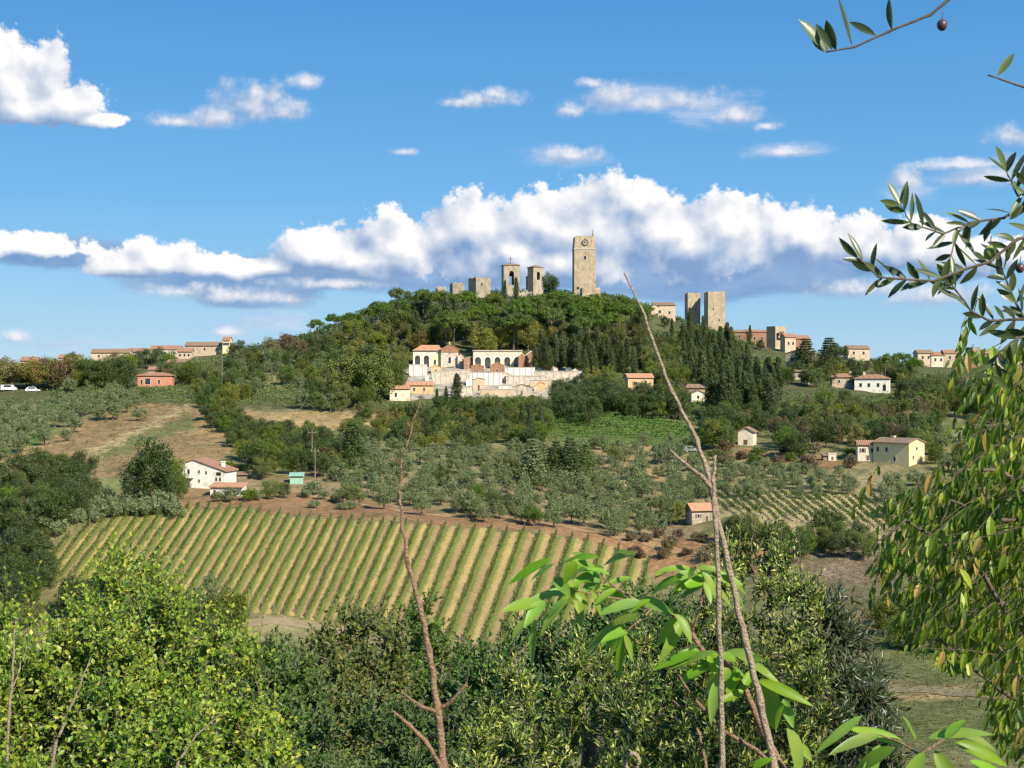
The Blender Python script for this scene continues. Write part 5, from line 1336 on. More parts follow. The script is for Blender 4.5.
# white parked vans by the road on the left ridge
def car(label, u, v, rz, paint, L=4.6, H=1.5, van=False, name='parked_car', cat='car'):
    x, y, z = pt(u, v)
    r = empty(name, (x, y, z), rz, label, cat, 'cars parked on the left ridge' if u < 100 else None)
    mb = MB(); W = 1.75
    if van: prof = [(-L / 2, .35), (L / 2, .35), (L / 2, 1.0), (L / 2 - .7, 1.25), (L / 2 - 1.3, H), (-L / 2, H)]
    else: prof = [(-L / 2, .3), (L / 2, .3), (L / 2, .72), (L / 2 - 1.1, .88), (L / 2 - 1.8, H), (-L / 2 + .9, H), (-L / 2, .95)]
    mb.prism([(a, b_) for a, b_ in prof], -W / 2, W / 2); mb.build('body', paint, r)
    mb = MB(); zl = H * .62 if not van else 1.3
    mb.box(-L * .30, L * .16, -W / 2 - .012, W / 2 + .012, zl, H - .13); mb.build('side_window', glass, r)
    for sx in (-1, 1):
        for sy in (-1, 1):
            wb = MB(); wb.tube([(sx * L * .31, sy * (W / 2 - .12), .33), (sx * L * .31, sy * (W / 2 + .04), .33)], .33, 14)
            wh = wb.build('wheel', tyre_m, r)
            hb = MB(); hb.tube([(sx * L * .31, sy * (W / 2 + .04), .33), (sx * L * .31, sy * (W / 2 + .055), .33)], .19, 10); hb.build('rim', white_paint, wh)
    for sy in (-1, 1):
        mb = MB(); mb.box(L / 2 - .02, L / 2 + .015, sy * .62 - .16, sy * .62 + .16, .58, .70); mb.build('headlight', glass, r)
    return r
car('white van parked at the left edge under the roadside trees', 9, 391, .1, white_paint, 5.2, 2.1, True, 'parked_van', 'van')
car('white car parked right of the van under the roadside trees', 33, 392, .15, white_paint, 4.8, 1.7)
car('white car parked in the bare yard right of the small stone house', 731, 540, .1, white_paint, 4.6, 1.5)
car('grey car parked behind olives in the middle right of the slope', 691, 452, .2, mat_plain('silver_paint', (.35, .38, .42), .35, .6, .3), 4.4, 1.5)

# utility poles
def pole(label, u, vtop, v, arms=1):
    x, y, z = pt(u, v); H = (v - vtop) * y / F
    r = empty('utility_pole', (x, y, z), .2, label, 'pole')
    mb = MB(); mb.tube([(0, 0, -.5), (0, 0, H)], [.17, .11], 8); mb.build('post', wood, r)
    mb = MB(); mb.box(-.9, .9, -.06, .06, H - .8, H - .68); cr = mb.build('crossarm', wood, r)
    for xx in (-.8, 0, .8):
        mb = MB(); mb.tube([(xx, 0, H - .68), (xx, 0, H - .45)], .05, 6); mb.build('insulator', frame_w, cr)
pole('wooden utility pole standing between hedge and dark fir', 312, 430, 470)
pole('short utility pole right of the taller one near the rust bush', 315, 448, 478)
pole('utility pole beside the skyline tree right of the left village', 222, 350, 392)
pole('utility pole rising from the wood above the yellow farmhouse', 908, 410, 440)
pole('utility pole in the trees above the fir on the left slope', 347, 336, 352)

# ------------------------------------------------------------------ vineyards
vine_m = FM_V = mat_leaf('vine_leaves', [(0.095, 0.155, 0.022), (0.135, 0.185, 0.028), (0.17, 0.18, 0.032), (0.070, 0.115, 0.020)], .3, .5, .2, tree_var=.35)
vine_d = mat_leaf('dark_vine_leaves', [(0.045, 0.085, 0.018), (0.065, 0.11, 0.022), (0.09, 0.13, 0.025)], .22, .5, .2, tree_var=.3)
def vine_row(pts, mat, h, wdt, per_m, leaf, label, group, posts=True, name='vine_row', post_every=22):
    pts = np.array(pts)
    seg = np.linalg.norm(np.diff(pts[:, :2], axis=0), axis=1); cum = np.concatenate([[0], np.cumsum(seg)]); L = cum[-1]
    if L < 3: return
    n = int(L * per_m)
    s = rng.uniform(0, L, n)
    x = np.interp(s, cum, pts[:, 0]); y = np.interp(s, cum, pts[:, 1])
    vig = .75 + .35 * np.sin(s * 2.1 + rng.uniform(0, 6)) * np.sin(s * .83 + rng.uniform(0, 6))
    x += rng.normal(0, wdt * .5, n) * vig; y += rng.normal(0, .15, n)
    z = ground(x, y) + .45 + rng.beta(1.6, 1.3, n) * (h - .45) * (.75 + .3 * vig)
    C = np.stack([x, y, z], 1); N = rng.normal(size=(n, 3)) + np.array([0, -.35, .45])
    org = np.array([pts[0, 0], pts[0, 1], float(ground(pts[0, 0], pts[0, 1]))])
    V, Q = cards(C - org, N, leaf * rng.uniform(.7, 1.3, n), leaf * .8)
    r = empty(name, org, 0, label, 'vines', group)
    new_obj('foliage', mesh_np('vine_foliage', V, Q), mat, r)
    if posts:
        for q in [0.0, L]:
            px_, py_ = np.interp(q, cum, pts[:, 0]), np.interp(q, cum, pts[:, 1]); pz = float(ground(px_, py_))
            mb = MB(); mb.tube([(0, 0, -.3), (0, 0, h + .15)], .06, 5); mb.build('post', wood, r, (px_ - org[0], py_ - org[1], pz - org[2]))
    return r

VINE = [(46, 566), (56, 546), (96, 522), (150, 506), (250, 509), (300, 517), (400, 523), (540, 533), (600, 543), (650, 556), (652, 600), (560, 650), (470, 645), (380, 640), (290, 618), (180, 610), (60, 612)]
VPu, VPv = 918.0, -567.0
# ground between the rows: strips of straw and bare earth follow the row number
U5 = [-200.0]
while U5[-1] < 760: U5.append(U5[-1] + 10.8 + 5.8 * min(1, max(0, (U5[-1] - 370) / 110)))
U5 = np.array(U5)
SL = np.interp(U5, [-200, 60, 173, 276, 340, 512, 650], [.95, .82, .68, .55, .47, .38, .28])
def row_u(v): return U5 - SL * (v - 525)
def row_number(u, v): return float(np.interp(u, row_u(v), range(len(U5))))
m_vf, t, out = mat_new('vineyard_ground')
a_ = t.add('ShaderNodeAttribute'); a_.attribute_name = 'row'
tc_ = t.add('ShaderNodeTexCoord'); vec = tc_.outputs['Object']
rowf = t.m('ADD', a_.outputs['Fac'], t.m('MULTIPLY', t.m('SUBTRACT', t.noise(vec, .8, 3), .5), .22))
fr_ = t.m('ABSOLUTE', t.m('SUBTRACT', t.m('FRACT', rowf), .5))          # 0.5 at a row, 0 in the middle
idr = t.m('FLOOR', a_.outputs['Fac'])
wn = t.add('ShaderNodeTexWhiteNoise', noise_dimensions='1D'); t.l.new(idr, wn.inputs['W'])
par = t.m('MODULO', idr, 2.0)
sel = t.maprange(t.m('ADD', t.m('MULTIPLY', par, .8), t.m('MULTIPLY', wn.outputs[0], .4)), .35, .85)
lane = t.mix(sel, (0.31, 0.205, 0.090), (0.39, 0.275, 0.105))
lane = t.mix(t.maprange(t.noise(vec, .25, 5, .65), .45, .7, 0, .55), lane, (0.26, 0.23, 0.09))
colr = t.mix(t.maprange(fr_, .14, .36), lane, (0.145, 0.165, 0.042))
kk = t.maprange(t.noise(vec, 2.5, 4, .7), .3, .7, .7, 1.3)
cc = t.vm('SCALE', colr); t.l.new(kk, cc.node.inputs['Scale'])
p = t.add('ShaderNodeBsdfPrincipled'); t.l.new(cc, p.inputs['Base Color']); p.inputs['Roughness'].default_value = .95; p.inputs['Specular IOR Level'].default_value = .1
t.l.new(p.outputs[0], out.inputs[0])
us = np.arange(30, 672, 3.0); vs = np.arange(500, 656, 2.5)
pos = {}; V = []; R = []; Q = []
inside = {}
for j, v in enumerate(vs):
    for i, u in enumerate(us):
        inside[i, j] = bool(inpoly([u], [v], VINE)[0])
def vid(i, j):
    if (i, j) not in pos:
        x, y, z = pt(us[i], vs[j]); pos[i, j] = len(V); V.append((x, y, float(ground(x, y)) + .06)); R.append(row_number(us[i], vs[j]))
    return pos[i, j]
for j in range(len(vs) - 1):
    for i in range(len(us) - 1):
        if inside[i, j] and inside[i + 1, j] and inside[i, j + 1] and inside[i + 1, j + 1]:
            Q.append((vid(i, j + 1), vid(i + 1, j + 1), vid(i + 1, j), vid(i, j)))
me = mesh_np('vineyard_ground', np.array(V), Q, smooth_=True)
fa = me.attributes.new('row', 'FLOAT', 'POINT'); fa.data.foreach_set('value', np.array(R, np.float32))
o = new_obj('vineyard_field', me, m_vf); tag(o, kind='structure')
cnt = 0
for kr in range(len(U5)):
    pts_ = []
    for v in np.arange(500, 652, 3.0):
        u = float(row_u(v)[kr])
        if inpoly([u], [v], VINE)[0]: pts_.append(pt(u, v))
    if len(pts_) >= 3:
        cnt += 1
        vine_row(pts_, vine_m, 1.45, .26, 46, .22, 'green vine row, %s from the left in the large vineyard' % ordinal(cnt), 'vine rows of the large vineyard')
# bright vineyard below the cemetery
cnt = 0
for v0 in np.arange(412, 441, 2.6):
    pts_ = []
    for u in np.arange(546, 694, 6):
        v = v0 + (u - 600) * .035
        if inpoly([u], [v], [(548, 411), (640, 414), (694, 430), (686, 442), (566, 439), (544, 426)])[0]: pts_.append(pt(u, v))
    if len(pts_) >= 3:
        cnt += 1
        vine_row(pts_, FM['lush'], 1.5, .6, 14, .5, 'low bright green vine row, %s from the top of the small plot under the cemetery' % ordinal(cnt), 'vine rows of the bright plot', False)
# small vineyard at the right with diagonal rows
cnt = 0
SV = [(700, 497), (760, 494), (905, 500), (960, 520), (940, 540), (862, 528), (790, 524), (728, 514)]
for kx in np.arange(600, 960, 9.5):
    pts_ = []
    for v in np.arange(493, 541, 1.5):
        u = kx + (v - 495) * 1.25
        if inpoly([u], [v], SV)[0]: pts_.append(pt(u, v))
    if len(pts_) >= 4:
        cnt += 1
        vine_row(pts_, vine_d, 1.5, .35, 30, .26, 'dark diagonal vine row, %s from the left in the small vineyard' % ordinal(cnt), 'diagonal vine rows of the small vineyard')
# a track along the foot of the vineyard and one across the grove
def track(name, uv, wd, mat):
    P_ = [pt(u, v) for u, v in uv]
    pts_ = []
    for a, b_ in zip(P_[:-1], P_[1:]):
        L_ = math.dist(a[:2], b_[:2]); n = max(2, int(L_ / 1.5))
        pts_ += [(a[0] + (b_[0] - a[0]) * i / n, a[1] + (b_[1] - a[1]) * i / n) for i in range(n)]
    pts_.append(P_[-1][:2])
    V = []; Q = []
    for i, (x, y) in enumerate(pts_):
        x0, y0 = pts_[max(i - 1, 0)]; x1, y1 = pts_[min(i + 1, len(pts_) - 1)]
        L_ = math.hypot(x1 - x0, y1 - y0) or 1; nx, ny = -(y1 - y0) / L_, (x1 - x0) / L_
        for s in (-1, -.33, .33, 1):
            w2 = wd / 2 * (1 + .15 * math.sin(i * .9 + s))
            xx, yy = x + nx * s * w2, y + ny * s * w2
            V.append((xx, yy, float(ground(xx, yy)) + .07))
        if i:
            q = 4 * i
            for j in range(3): Q.append((q - 4 + j, q - 3 + j, q + 1 + j, q + j))
    o = new_obj(name, mesh_np(name, np.array(V), Q, smooth_=True), mat); tag(o, kind='structure'); return o
m_track = mat_rough('track_earth', (0.23, 0.18, 0.10), (0.31, 0.24, 0.13), .6, .95, .1, .3)
track('path', [(235, 628), (270, 622), (300, 626), (345, 634), (420, 650)], 2.6, m_track)
track('path', [(96, 452), (140, 430), (187, 405)], .9, mat_rough('dry_track', (0.36, 0.27, 0.14), (0.30, 0.24, 0.11), .6, .95, .1, .3))
track('path', [(262, 484), (330, 500), (420, 514), (540, 522), (650, 545), (700, 556)], 2.4, mat_rough('red_earth', (0.30, 0.18, 0.09), (0.38, 0.25, 0.13), .6, .95, .1, .3))
track('path', [(440, 500), (470, 470), (462, 440)], 2.4, m_track)
track('path', [(585, 520), (640, 462), (655, 448)], 2.2, m_track)
track('path', [(860, 690), (930, 690), (1030, 700)], 3.0, m_track)


# ------------------------------------------------------------------ near foliage
def leaf_np(Pb, D, N, L, W, K=2, droop=.15, fold=.25, peak=.45):
    """curved leaves: base points Pb, directions D, normals N; K segments along the midrib"""
    n = len(Pb); D = unit(D); N = unit(N - (N * D).sum(1, keepdims=True) * D); S_ = np.cross(D, N)
    L = np.broadcast_to(L, (n,))[:, None]; W = np.broadcast_to(W, (n,))[:, None]
    dr = np.broadcast_to(droop, (n,))[:, None]
    ts = np.linspace(0, 1, K + 1)
    rows = []
    for t_ in ts:
        wv = max(math.sin(PI * t_ ** (math.log(.5) / math.log(peak))) ** .75 if 0 < t_ < 1 else 0, .06)
        m_ = Pb + D * L * t_ - N * L * dr * t_ * t_
        rows += [m_ - S_ * W * .5 * wv + N * W * fold * wv, m_, m_ + S_ * W * .5 * wv + N * W * fold * wv]
    V = np.stack(rows, 1)                      # n, 3(K+1), 3
    q = []
    for k in range(K):
        a = 3 * k
        q += [(a, a + 1, a + 4, a + 3), (a + 1, a + 2, a + 5, a + 4)]
    Q = (np.arange(n)[:, None, None] * (3 * (K + 1)) + np.array(q)[None]).reshape(-1, 4)
    return V.reshape(-1, 3), Q

def shoots(tip, axis, length, nl, L, W, alpha=.9, K=2, droop=.15, up=.5, face=.3, grav=0.0, start=.0, fold=.25):
    """leaves set along straight shoots that end at tip"""
    n = len(tip); axis = unit(axis)
    length = np.broadcast_to(length, (n,))
    k = np.tile(np.arange(nl), n); s = np.repeat(np.arange(n), nl)
    f = start + (1 - start) * (k + rng.uniform(0, .8, len(k))) / nl
    pos_ = tip[s] - axis[s] * (length[s] * (1 - f))[:, None]
    ref = np.where(np.abs(axis[:, 2:3]) < .9, np.array([[0, 0, 1.]]), np.array([[1., 0, 0]]))
    A = unit(np.cross(axis, ref)); B = np.cross(axis, A)
    ph = k * 2.4 + np.repeat(rng.uniform(0, 6, n), nl)
    rad = A[s] * np.cos(ph)[:, None] + B[s] * np.sin(ph)[:, None]
    al = alpha * (1.15 - .5 * f) + rng.normal(0, .18, len(k))
    D = axis[s] * np.cos(al)[:, None] + rad * np.sin(al)[:, None]
    D[:, 2] -= grav
    D = unit(D + rng.normal(0, .12, D.shape))
    N = axis[s] * .6 + np.array([0, -face, up]) + rng.normal(0, .35, D.shape)
    sz = rng.uniform(.6, 1.15, len(k)) * (1.05 - .35 * f)
    return leaf_np(pos_, D, N, L * sz, W * sz, K, droop, fold)

def twigs_mesh(tips, starts, r0):
    """three-sided tapering twigs from starts to tips"""
    n = len(tips); d = unit(tips - starts)
    ref = np.where(np.abs(d[:, 2:3]) < .9, np.array([[0, 0, 1.]]), np.array([[1., 0, 0]]))
    A = unit(np.cross(d, ref)); B = np.cross(d, A)
    rows = []
    midp = (tips + starts) / 2 + rng.normal(0, .04, tips.shape) * np.linalg.norm(tips - starts, axis=1, keepdims=True)
    for p_, r in ((starts, r0), (midp, r0 * .7), (tips, r0 * .3)):
        for a in (0, 2 * PI / 3, 4 * PI / 3):
            rows.append(p_ + (A * math.cos(a) + B * math.sin(a)) * r)
    V = np.stack(rows, 1)
    q = []
    for k in (0, 3):
        for j in range(3): q.append((k + j, k + (j + 1) % 3, k + 3 + (j + 1) % 3, k + 3 + j))
    Q = (np.arange(n)[:, None, None] * 9 + np.array(q)[None]).reshape(-1, 4)
    return V.reshape(-1, 3), Q

def sample_poly(poly, n):
    us = [p[0] for p in poly]; vs = [p[1] for p in poly]
    out_ = np.zeros((0, 2))
    while len(out_) < n:
        c_ = np.stack([rng.uniform(min(us), max(us), n * 2), rng.uniform(min(vs), max(vs), n * 2)], 1)
        out_ = np.concatenate([out_, c_[inpoly(c_[:, 0], c_[:, 1], poly)]])
    return out_[:n]

def near_bush(name, label, cat, poly, d0, d1, ncl, per, R, slen, nl, L, W, mat, stem_mat, base_u, axis=(0, 0, 1), spread=.8, twr=.004, nlimb=9, limb_r=.03, alpha=.9, droop=.15, up=.5, grav=0., face=.3, sprigs=(), K=2, depth_slope=True, fold=.25):
    vs = [p[1] for p in poly]; v0, v1 = min(vs), max(vs)
    uv = sample_poly(poly, ncl)
    f = (uv[:, 1] - v0) / (v1 - v0)
    dd = (d1 + (d0 - d1) * f if depth_slope else rng.uniform(d0, d1, ncl)) + rng.uniform(-.22, .22, ncl) * (d1 - d0 + .5)
    cen = np.stack([(uv[:, 0] - CX) / F * dd, dd, ZC + (CY - uv[:, 1]) / F * dd], 1)
    dirs = unit(rng.normal(size=(ncl * per, 3)) * spread + np.array(axis))
    cc_ = np.repeat(cen, per, 0)
    tips = cc_ + dirs * (R * rng.uniform(.35, 1.0, (ncl * per, 1))) + np.array([0, 0, -.15 * R])
    Vl, Ql = shoots(tips, dirs, slen, nl, L, W, alpha, K, droop, up, face, grav, fold=fold)
    starts = tips - dirs * slen
    Vt, Qt = twigs_mesh(tips, starts, twr)
    if len(sprigs):
        tp = np.array([P(u, v, d) for u, v, d, _ in sprigs]); ln = np.array([q[3] for q in sprigs])
        ax = unit(rng.normal(size=tp.shape) * .16 + np.array([0, 0, 1.]))
        V2, Q2 = shoots(tp, ax, ln, 12, L, W, .7, K, .1, up, face)
        Ql = np.concatenate([Ql, Q2 + len(Vl)]); Vl = np.concatenate([Vl, V2])
        V3, Q3 = twigs_mesh(tp, tp - ax * ln[:, None] * 1.3, twr * 1.2)
        Qt = np.concatenate([Qt, Q3 + len(Vt)]); Vt = np.concatenate([Vt, V3])
    dm = (d0 + d1) / 2; bx = (base_u - CX) / F * dm; by = dm + .2; bz = float(ground(bx, by))
    org = np.array([bx, by, bz])
    r = empty(name, org, 0, label, cat)
    new_obj('foliage', mesh_np('foliage', Vl - org, Ql), mat, r)
    new_obj('twigs', mesh_np('twigs', Vt - org, Qt), stem_mat, r)
    ch = rng.choice(ncl, min(nlimb, ncl), replace=False)
    for i in ch:
        e = cen[i] - org; s_ = np.array([rng.uniform(-.25, .25), rng.uniform(-.2, .2), -.2])
        m1 = s_ + (e - s_) * .35 + np.array([0, 0, .12 * np.linalg.norm(e)]); m2 = s_ + (e - s_) * .7 + np.array([0, 0, .08 * np.linalg.norm(e)])
        mb = MB(); mb.tube([s_, m1, m2, e], [limb_r, limb_r * .7, limb_r * .45, limb_r * .2], 7); mb.build('branch', stem_mat, r, None, True)
    return r

m_bushL = mat_leaf('fresh_oval_leaves', [(0.055, 0.12, 0.008), (0.11, 0.20, 0.012), (0.20, 0.30, 0.018), (0.29, 0.38, 0.030), (0.04, 0.09, 0.008), (0.14, 0.25, 0.014), (0.40, 0.42, 0.06), (0.22, 0.32, 0.02)], .2, .42, .35, transcol=(.42, .54, .02), tree_var=0, patch=.6, pscale=2.2)
m_mid = mat_leaf('midground_leaves', [(0.065, 0.098, 0.014), (0.11, 0.145, 0.02), (0.17, 0.18, 0.028), (0.20, 0.17, 0.04)], .26, .5, .3, tree_var=.3)
m_midg = mat_leaf('dark_midground_leaves', [(0.034, 0.082, 0.010), (0.065, 0.13, 0.014), (0.10, 0.185, 0.02)], .26, .5, .3, tree_var=.3)
m_laurel = mat_leaf('narrow_glossy_leaves', [(0.035, 0.075, 0.008), (0.11, 0.185, 0.016), (0.27, 0.36, 0.035), (0.52, 0.54, 0.14), (0.025, 0.052, 0.007), (0.15, 0.24, 0.02)], .14, .42, .4, under=(0.15, 0.21, 0.04), tree_var=0, patch=.5, pscale=2.0)
m_peach = mat_leaf('drooping_leaves', [(0.05, 0.105, 0.008), (0.13, 0.22, 0.014), (0.28, 0.38, 0.028), (0.42, 0.48, 0.05), (0.032, 0.068, 0.007), (0.19, 0.30, 0.02), (0.04, 0.085, 0.008), (0.10, 0.18, 0.012), (0.40, 0.27, 0.07)], .3, .42, .35, transcol=(.40, .52, .03), tree_var=0, patch=.5, pscale=2.5)
m_twig = mat_rough('twig_bark', (0.09, 0.07, 0.045), (0.17, 0.13, 0.09), 30, .8, .2)
m_redst = mat_rough('red_brown_bark', (0.20, 0.11, 0.065), (0.44, 0.27, 0.16), 60, .75, .3, .6, (0.28, 0.19, 0.13))
m_palest = mat_rough('pale_dry_bark', (0.26, 0.17, 0.11), (0.54, 0.42, 0.29), 60, .8, .2, .6, (0.34, 0.24, 0.17))

# trees standing lower on the slope, between the shrubs
MIDP = dict(K=2, spread=1.0, twr=.012, limb_r=.12, nlimb=8)
near_bush('slope_tree', 'brownish green tree rising between the left bush and the central dark shrub', 'tree', [(318, 630), (345, 606), (375, 612), (400, 640), (410, 700), (405, 790), (290, 790), (290, 690), (300, 650)], 25, 29, 90, 13, .75, .6, 12, .15, .10, m_mid, bark, 350, **MIDP)
near_bush('slope_tree', 'green tree directly left of the central dark shrub', 'tree', [(395, 615), (430, 600), (458, 622), (480, 670), (490, 790), (385, 790), (390, 690)], 30, 34, 70, 13, .75, .6, 12, .15, .10, m_midg, bark, 435, **MIDP)
near_bush('slope_tree', 'deep green tree just right of the big left bush', 'tree', [(238, 672), (265, 650), (300, 664), (322, 700), (325, 790), (225, 790)], 21, 25, 70, 13, .65, .55, 12, .14, .09, m_midg, bark, 278, **MIDP)
near_bush('slope_tree', 'dark bushy tree at the bottom between the two slope trees', 'tree', [(290, 730), (330, 712), (400, 720), (470, 700), (490, 800), (280, 800)], 18, 20, 60, 13, .6, .5, 12, .12, .08, m_midg, bark, 380, **MIDP)
near_bush('slope_tree', 'dark tree behind the spray of large leaves, between vineyard and central shrub', 'tree', [(470, 650), (500, 636), (560, 622), (640, 600), (690, 596), (700, 700), (470, 700)], 26, 30, 80, 12, .75, .6, 12, .15, .10, m_midg, bark, 580, **MIDP)

# big bush at the left
BL = [(-40, 628), (10, 616), (30, 636), (60, 634), (80, 596), (100, 566), (128, 552), (152, 568), (174, 584), (194, 618), (222, 644), (244, 648), (252, 672), (262, 700), (275, 730), (285, 800), (-40, 800)]
spr = [(350 / 3.4 + 10, 505, 7.8, .35)]
spr = [(112, 520, 7.8, .45), (125, 532, 7.6, .4), (98, 546, 7.7, .35), (148, 538, 7.7, .4), (168, 545, 7.7, .35), (184, 560, 7.8, .3), (40, 560, 7.6, .35), (20, 572, 7.6, .3), (66, 575, 7.6, .3), (5, 560, 7.7, .3), (204, 586, 7.7, .3), (232, 596, 7.6, .3), (248, 590, 7.6, .35), (262, 618, 7.5, .35), (252, 580, 7.6, .3), (134, 520, 7.8, .3), (88, 562, 7.7, .3), (160, 532, 7.9, .3), (218, 602, 7.6, .3), (240, 604, 7.5, .3), (276, 660, 7.2, .3)]
rs = random.Random(77)
spr += [(rs.uniform(-10, 262), 0, rs.uniform(6.8, 7.7), rs.uniform(.3, .55)) for _ in range(34)]
spr = [(u, v or (600 - 62 * math.exp(-((u - 125) / 45) ** 2) + rs.uniform(-8, 34) + max(0, u - 200) * .35), d, l) for u, v, d, l in spr]
near_bush('leafy_bush', 'large bright green bush with oval leaves filling the lower left corner', 'bush', BL, 5.4, 7.6, 235, 15, .21, .26, 16, .035, .024, m_bushL, m_twig, 110, spread=.8, axis=(0, -.2, 1), up=.6, face=.6, sprigs=spr, fold=.16, K=2, twr=.0022)
# bare twigs standing in it
def stick(r, name, uvd, radpx, mat, n=8):
    pts_ = [P(u, v, d) - r.location for u, v, d in uvd]
    rr = [q * uvd[i][2] / F for i, q in enumerate(radpx)]
    mb = MB(); mb.tube(pts_, rr, n)
    for i in range(1, len(pts_) - 1): pass
    return mb.build(name, mat, r, None, True)
def wob(uvd, amp=1.2, sub=4, seed=1):
    """adds small natural bends between waypoints"""
    rs = random.Random(seed); out_ = []
    for a, b_ in zip(uvd[:-1], uvd[1:]):
        for i in range(sub):
            f = i / sub; k_ = 0 if i == 0 else 1
            out_.append((a[0] + (b_[0] - a[0]) * f + rs.uniform(-amp, amp) * k_, a[1] + (b_[1] - a[1]) * f, a[2] + (b_[2] - a[2]) * f))
    out_.append(uvd[-1]); return out_
def lerp_r(rs_, n, sub=4):
    out_ = []
    for a, b_ in zip(rs_[:-1], rs_[1:]): out_ += [a + (b_ - a) * i / sub for i in range(sub)]
    return out_ + [rs_[-1]]
def plant_root(name, label, cat, u, d):
    x = (u - CX) / F * d
    return empty(name, (x, d, float(ground(x, d))), 0, label, cat)
def stem(r, name, uvd, radpx, mat, amp=1.2, seed=1, knots=True):
    w_ = wob(uvd, amp, 5, seed); rr = [q * .8 for q in lerp_r(radpx, 0, 5)]
    if knots: rr = [q * (1.22 if (i % 5 == 0 and 0 < i < len(rr) - 1) else 1.0) for i, q in enumerate(rr)]
    return stick(r, name, w_, rr, mat)
r = plant_root('dry_twig', 'slanting dry twig in front of the large left bush', 'twig', 40, 5.2)
stem(r, 'stem', [(30, 900, 5.2), (56, 742, 5.2), (74, 700, 5.2), (90, 660, 5.2)], [2.2, 1.8, 1.5, .7], m_palest)
r = plant_root('dry_twig', 'forked pale twig at the left edge of the picture', 'twig', 10, 5.2)
stem(r, 'stem', [(4, 900, 5.2), (10, 700, 5.2), (14, 655, 5.2), (16, 620, 5.2)], [2, 1.5, 1.2, .5], m_palest, seed=4)
stem(r, 'side_twig', [(11, 690, 5.2), (20, 668, 5.2), (27, 645, 5.2)], [1.2, .9, .4], m_palest, seed=5)
r = plant_root('dry_twig', 'thin dry twig leaning right at the bottom of the left bush', 'twig', 170, 5.0)
stem(r, 'stem', [(160, 900, 5.0), (178, 762, 5.0), (196, 735, 5.0), (220, 715, 5.0)], [2, 1.6, 1.2, .6], m_palest, seed=6)

# central dark shrub with narrow upright leaves
BC = [(456, 800), (462, 740), (470, 700), (490, 684), (520, 672), (545, 668), (575, 654), (610, 648), (650, 640), (690, 640), (720, 660), (740, 800)]
near_bush('glossy_shrub', 'dark shrub with narrow pale edged upright leaves at the bottom centre', 'shrub', BC, 6.4, 8.6, 115, 14, .17, .20, 15, .046, .014, m_laurel, m_twig, 590, spread=.7, axis=(0, -.25, 1), alpha=.7, up=.2, face=.9, fold=.15,
          sprigs=[(470, 660, 8.2, .3), (500, 640, 8.2, .3), (530, 636, 8.2, .3), (575, 625, 8.2, .3), (610, 620, 8.2, .3), (650, 612, 8.2, .3), (488, 655, 8.2, .25), (548, 632, 8.2, .25)])
BD = [(682, 790), (690, 640), (700, 590), (712, 560), (728, 545), (750, 532), (775, 530), (792, 548), (806, 580), (818, 610), (824, 660), (820, 790)]
near_bush('glossy_shrub', 'taller dark shrub with pale shoot tips right of the bare stems', 'shrub', BD, 7.0, 8.8, 100, 13, .17, .20, 15, .048, .014, m_laurel, m_twig, 760, spread=.65, axis=(0, -.2, 1), alpha=.65, up=.2, face=.8, fold=.15,
          sprigs=[(742, 508, 8.8, .4), (760, 500, 8.8, .4), (778, 505, 8.8, .45), (790, 488, 8.8, .5), (797, 520, 8.7, .35), (728, 528, 8.8, .3), (770, 520, 8.8, .3), (806, 560, 8.7, .3), (716, 545, 8.8, .3), (752, 515, 8.9, .35)])
BE = [(800, 790), (806, 640), (818, 612), (836, 600), (850, 606), (862, 640), (880, 680), (892, 720), (900, 790)]
near_bush('glossy_shrub', 'darkest narrow leaved shrub between the tall shrub and the drooping tree', 'shrub', BE, 7.8, 9.3, 95, 13, .2, .28, 11, .075, .02, mat_leaf('darkest_narrow_leaves', [(0.026, 0.045, 0.016), (0.040, 0.064, 0.022), (0.07, 0.10, 0.032)], .14, .4, .5, under=(0.12, 0.14, 0.075), tree_var=0), m_twig, 850, spread=.7, alpha=.7, up=.2, face=.7, fold=.15,
          sprigs=[(852, 592, 9.2, .35), (838, 590, 9.2, .3), (872, 640, 9.0, .3), (826, 598, 9.2, .25)])

# drooping fruit tree at the right
r = plant_root('fruit_tree', 'tree with long drooping yellow green leaves filling the right edge', 'tree', 1190, 5.2)
limbs = [[(1190, 1000, 5.3), (1110, 760, 5.2), (1030, 640, 5.0), (970, 560, 4.9), (905, 520, 4.8), (872, 548, 4.8)],
         [(1150, 860, 5.3), (1120, 640, 5.2), (1060, 520, 5.1), (1000, 470, 5.0), (960, 470, 4.9), (935, 500, 4.8)],
         [(1120, 640, 5.2), (1070, 470, 5.1), (1030, 395, 5.0), (990, 360, 4.9), (955, 385, 4.9)],
         [(1110, 760, 5.2), (1000, 690, 4.9), (940, 640, 4.8), (905, 655, 4.8)],
         [(1060, 520, 5.1), (1000, 520, 4.7), (950, 500, 4.6), (925, 560, 4.6)],
         [(1110, 760, 5.3), (1040, 700, 5.3), (980, 620, 5.4), (930, 590, 5.4)]]
for i, lb in enumerate(limbs):
    n_ = len(lb); stem(r, 'branch', lb, [5.5 * (1 - .86 * k / (n_ - 1)) for k in range(n_)] if i < 2 else [3 * (1 - .8 * k / (n_ - 1)) for k in range(n_)], m_twig, 3, 20 + i)
PEACH = [(838, 500), (862, 478), (885, 492), (900, 482), (922, 490), (934, 460), (944, 400), (935, 365), (960, 345), (985, 350), (1010, 345), (1060, 350), (1080, 760), (1000, 760), (985, 720), (975, 690), (950, 668), (925, 672), (905, 650), (880, 640), (866, 610), (870, 560), (858, 520)]
uv = sample_poly(PEACH, 780)
keep_ = (uv[:, 0] > 895) | (rng.uniform(size=len(uv)) < .55)
keep_ &= ~((uv[:, 0] < 945) & (uv[:, 1] < 505))
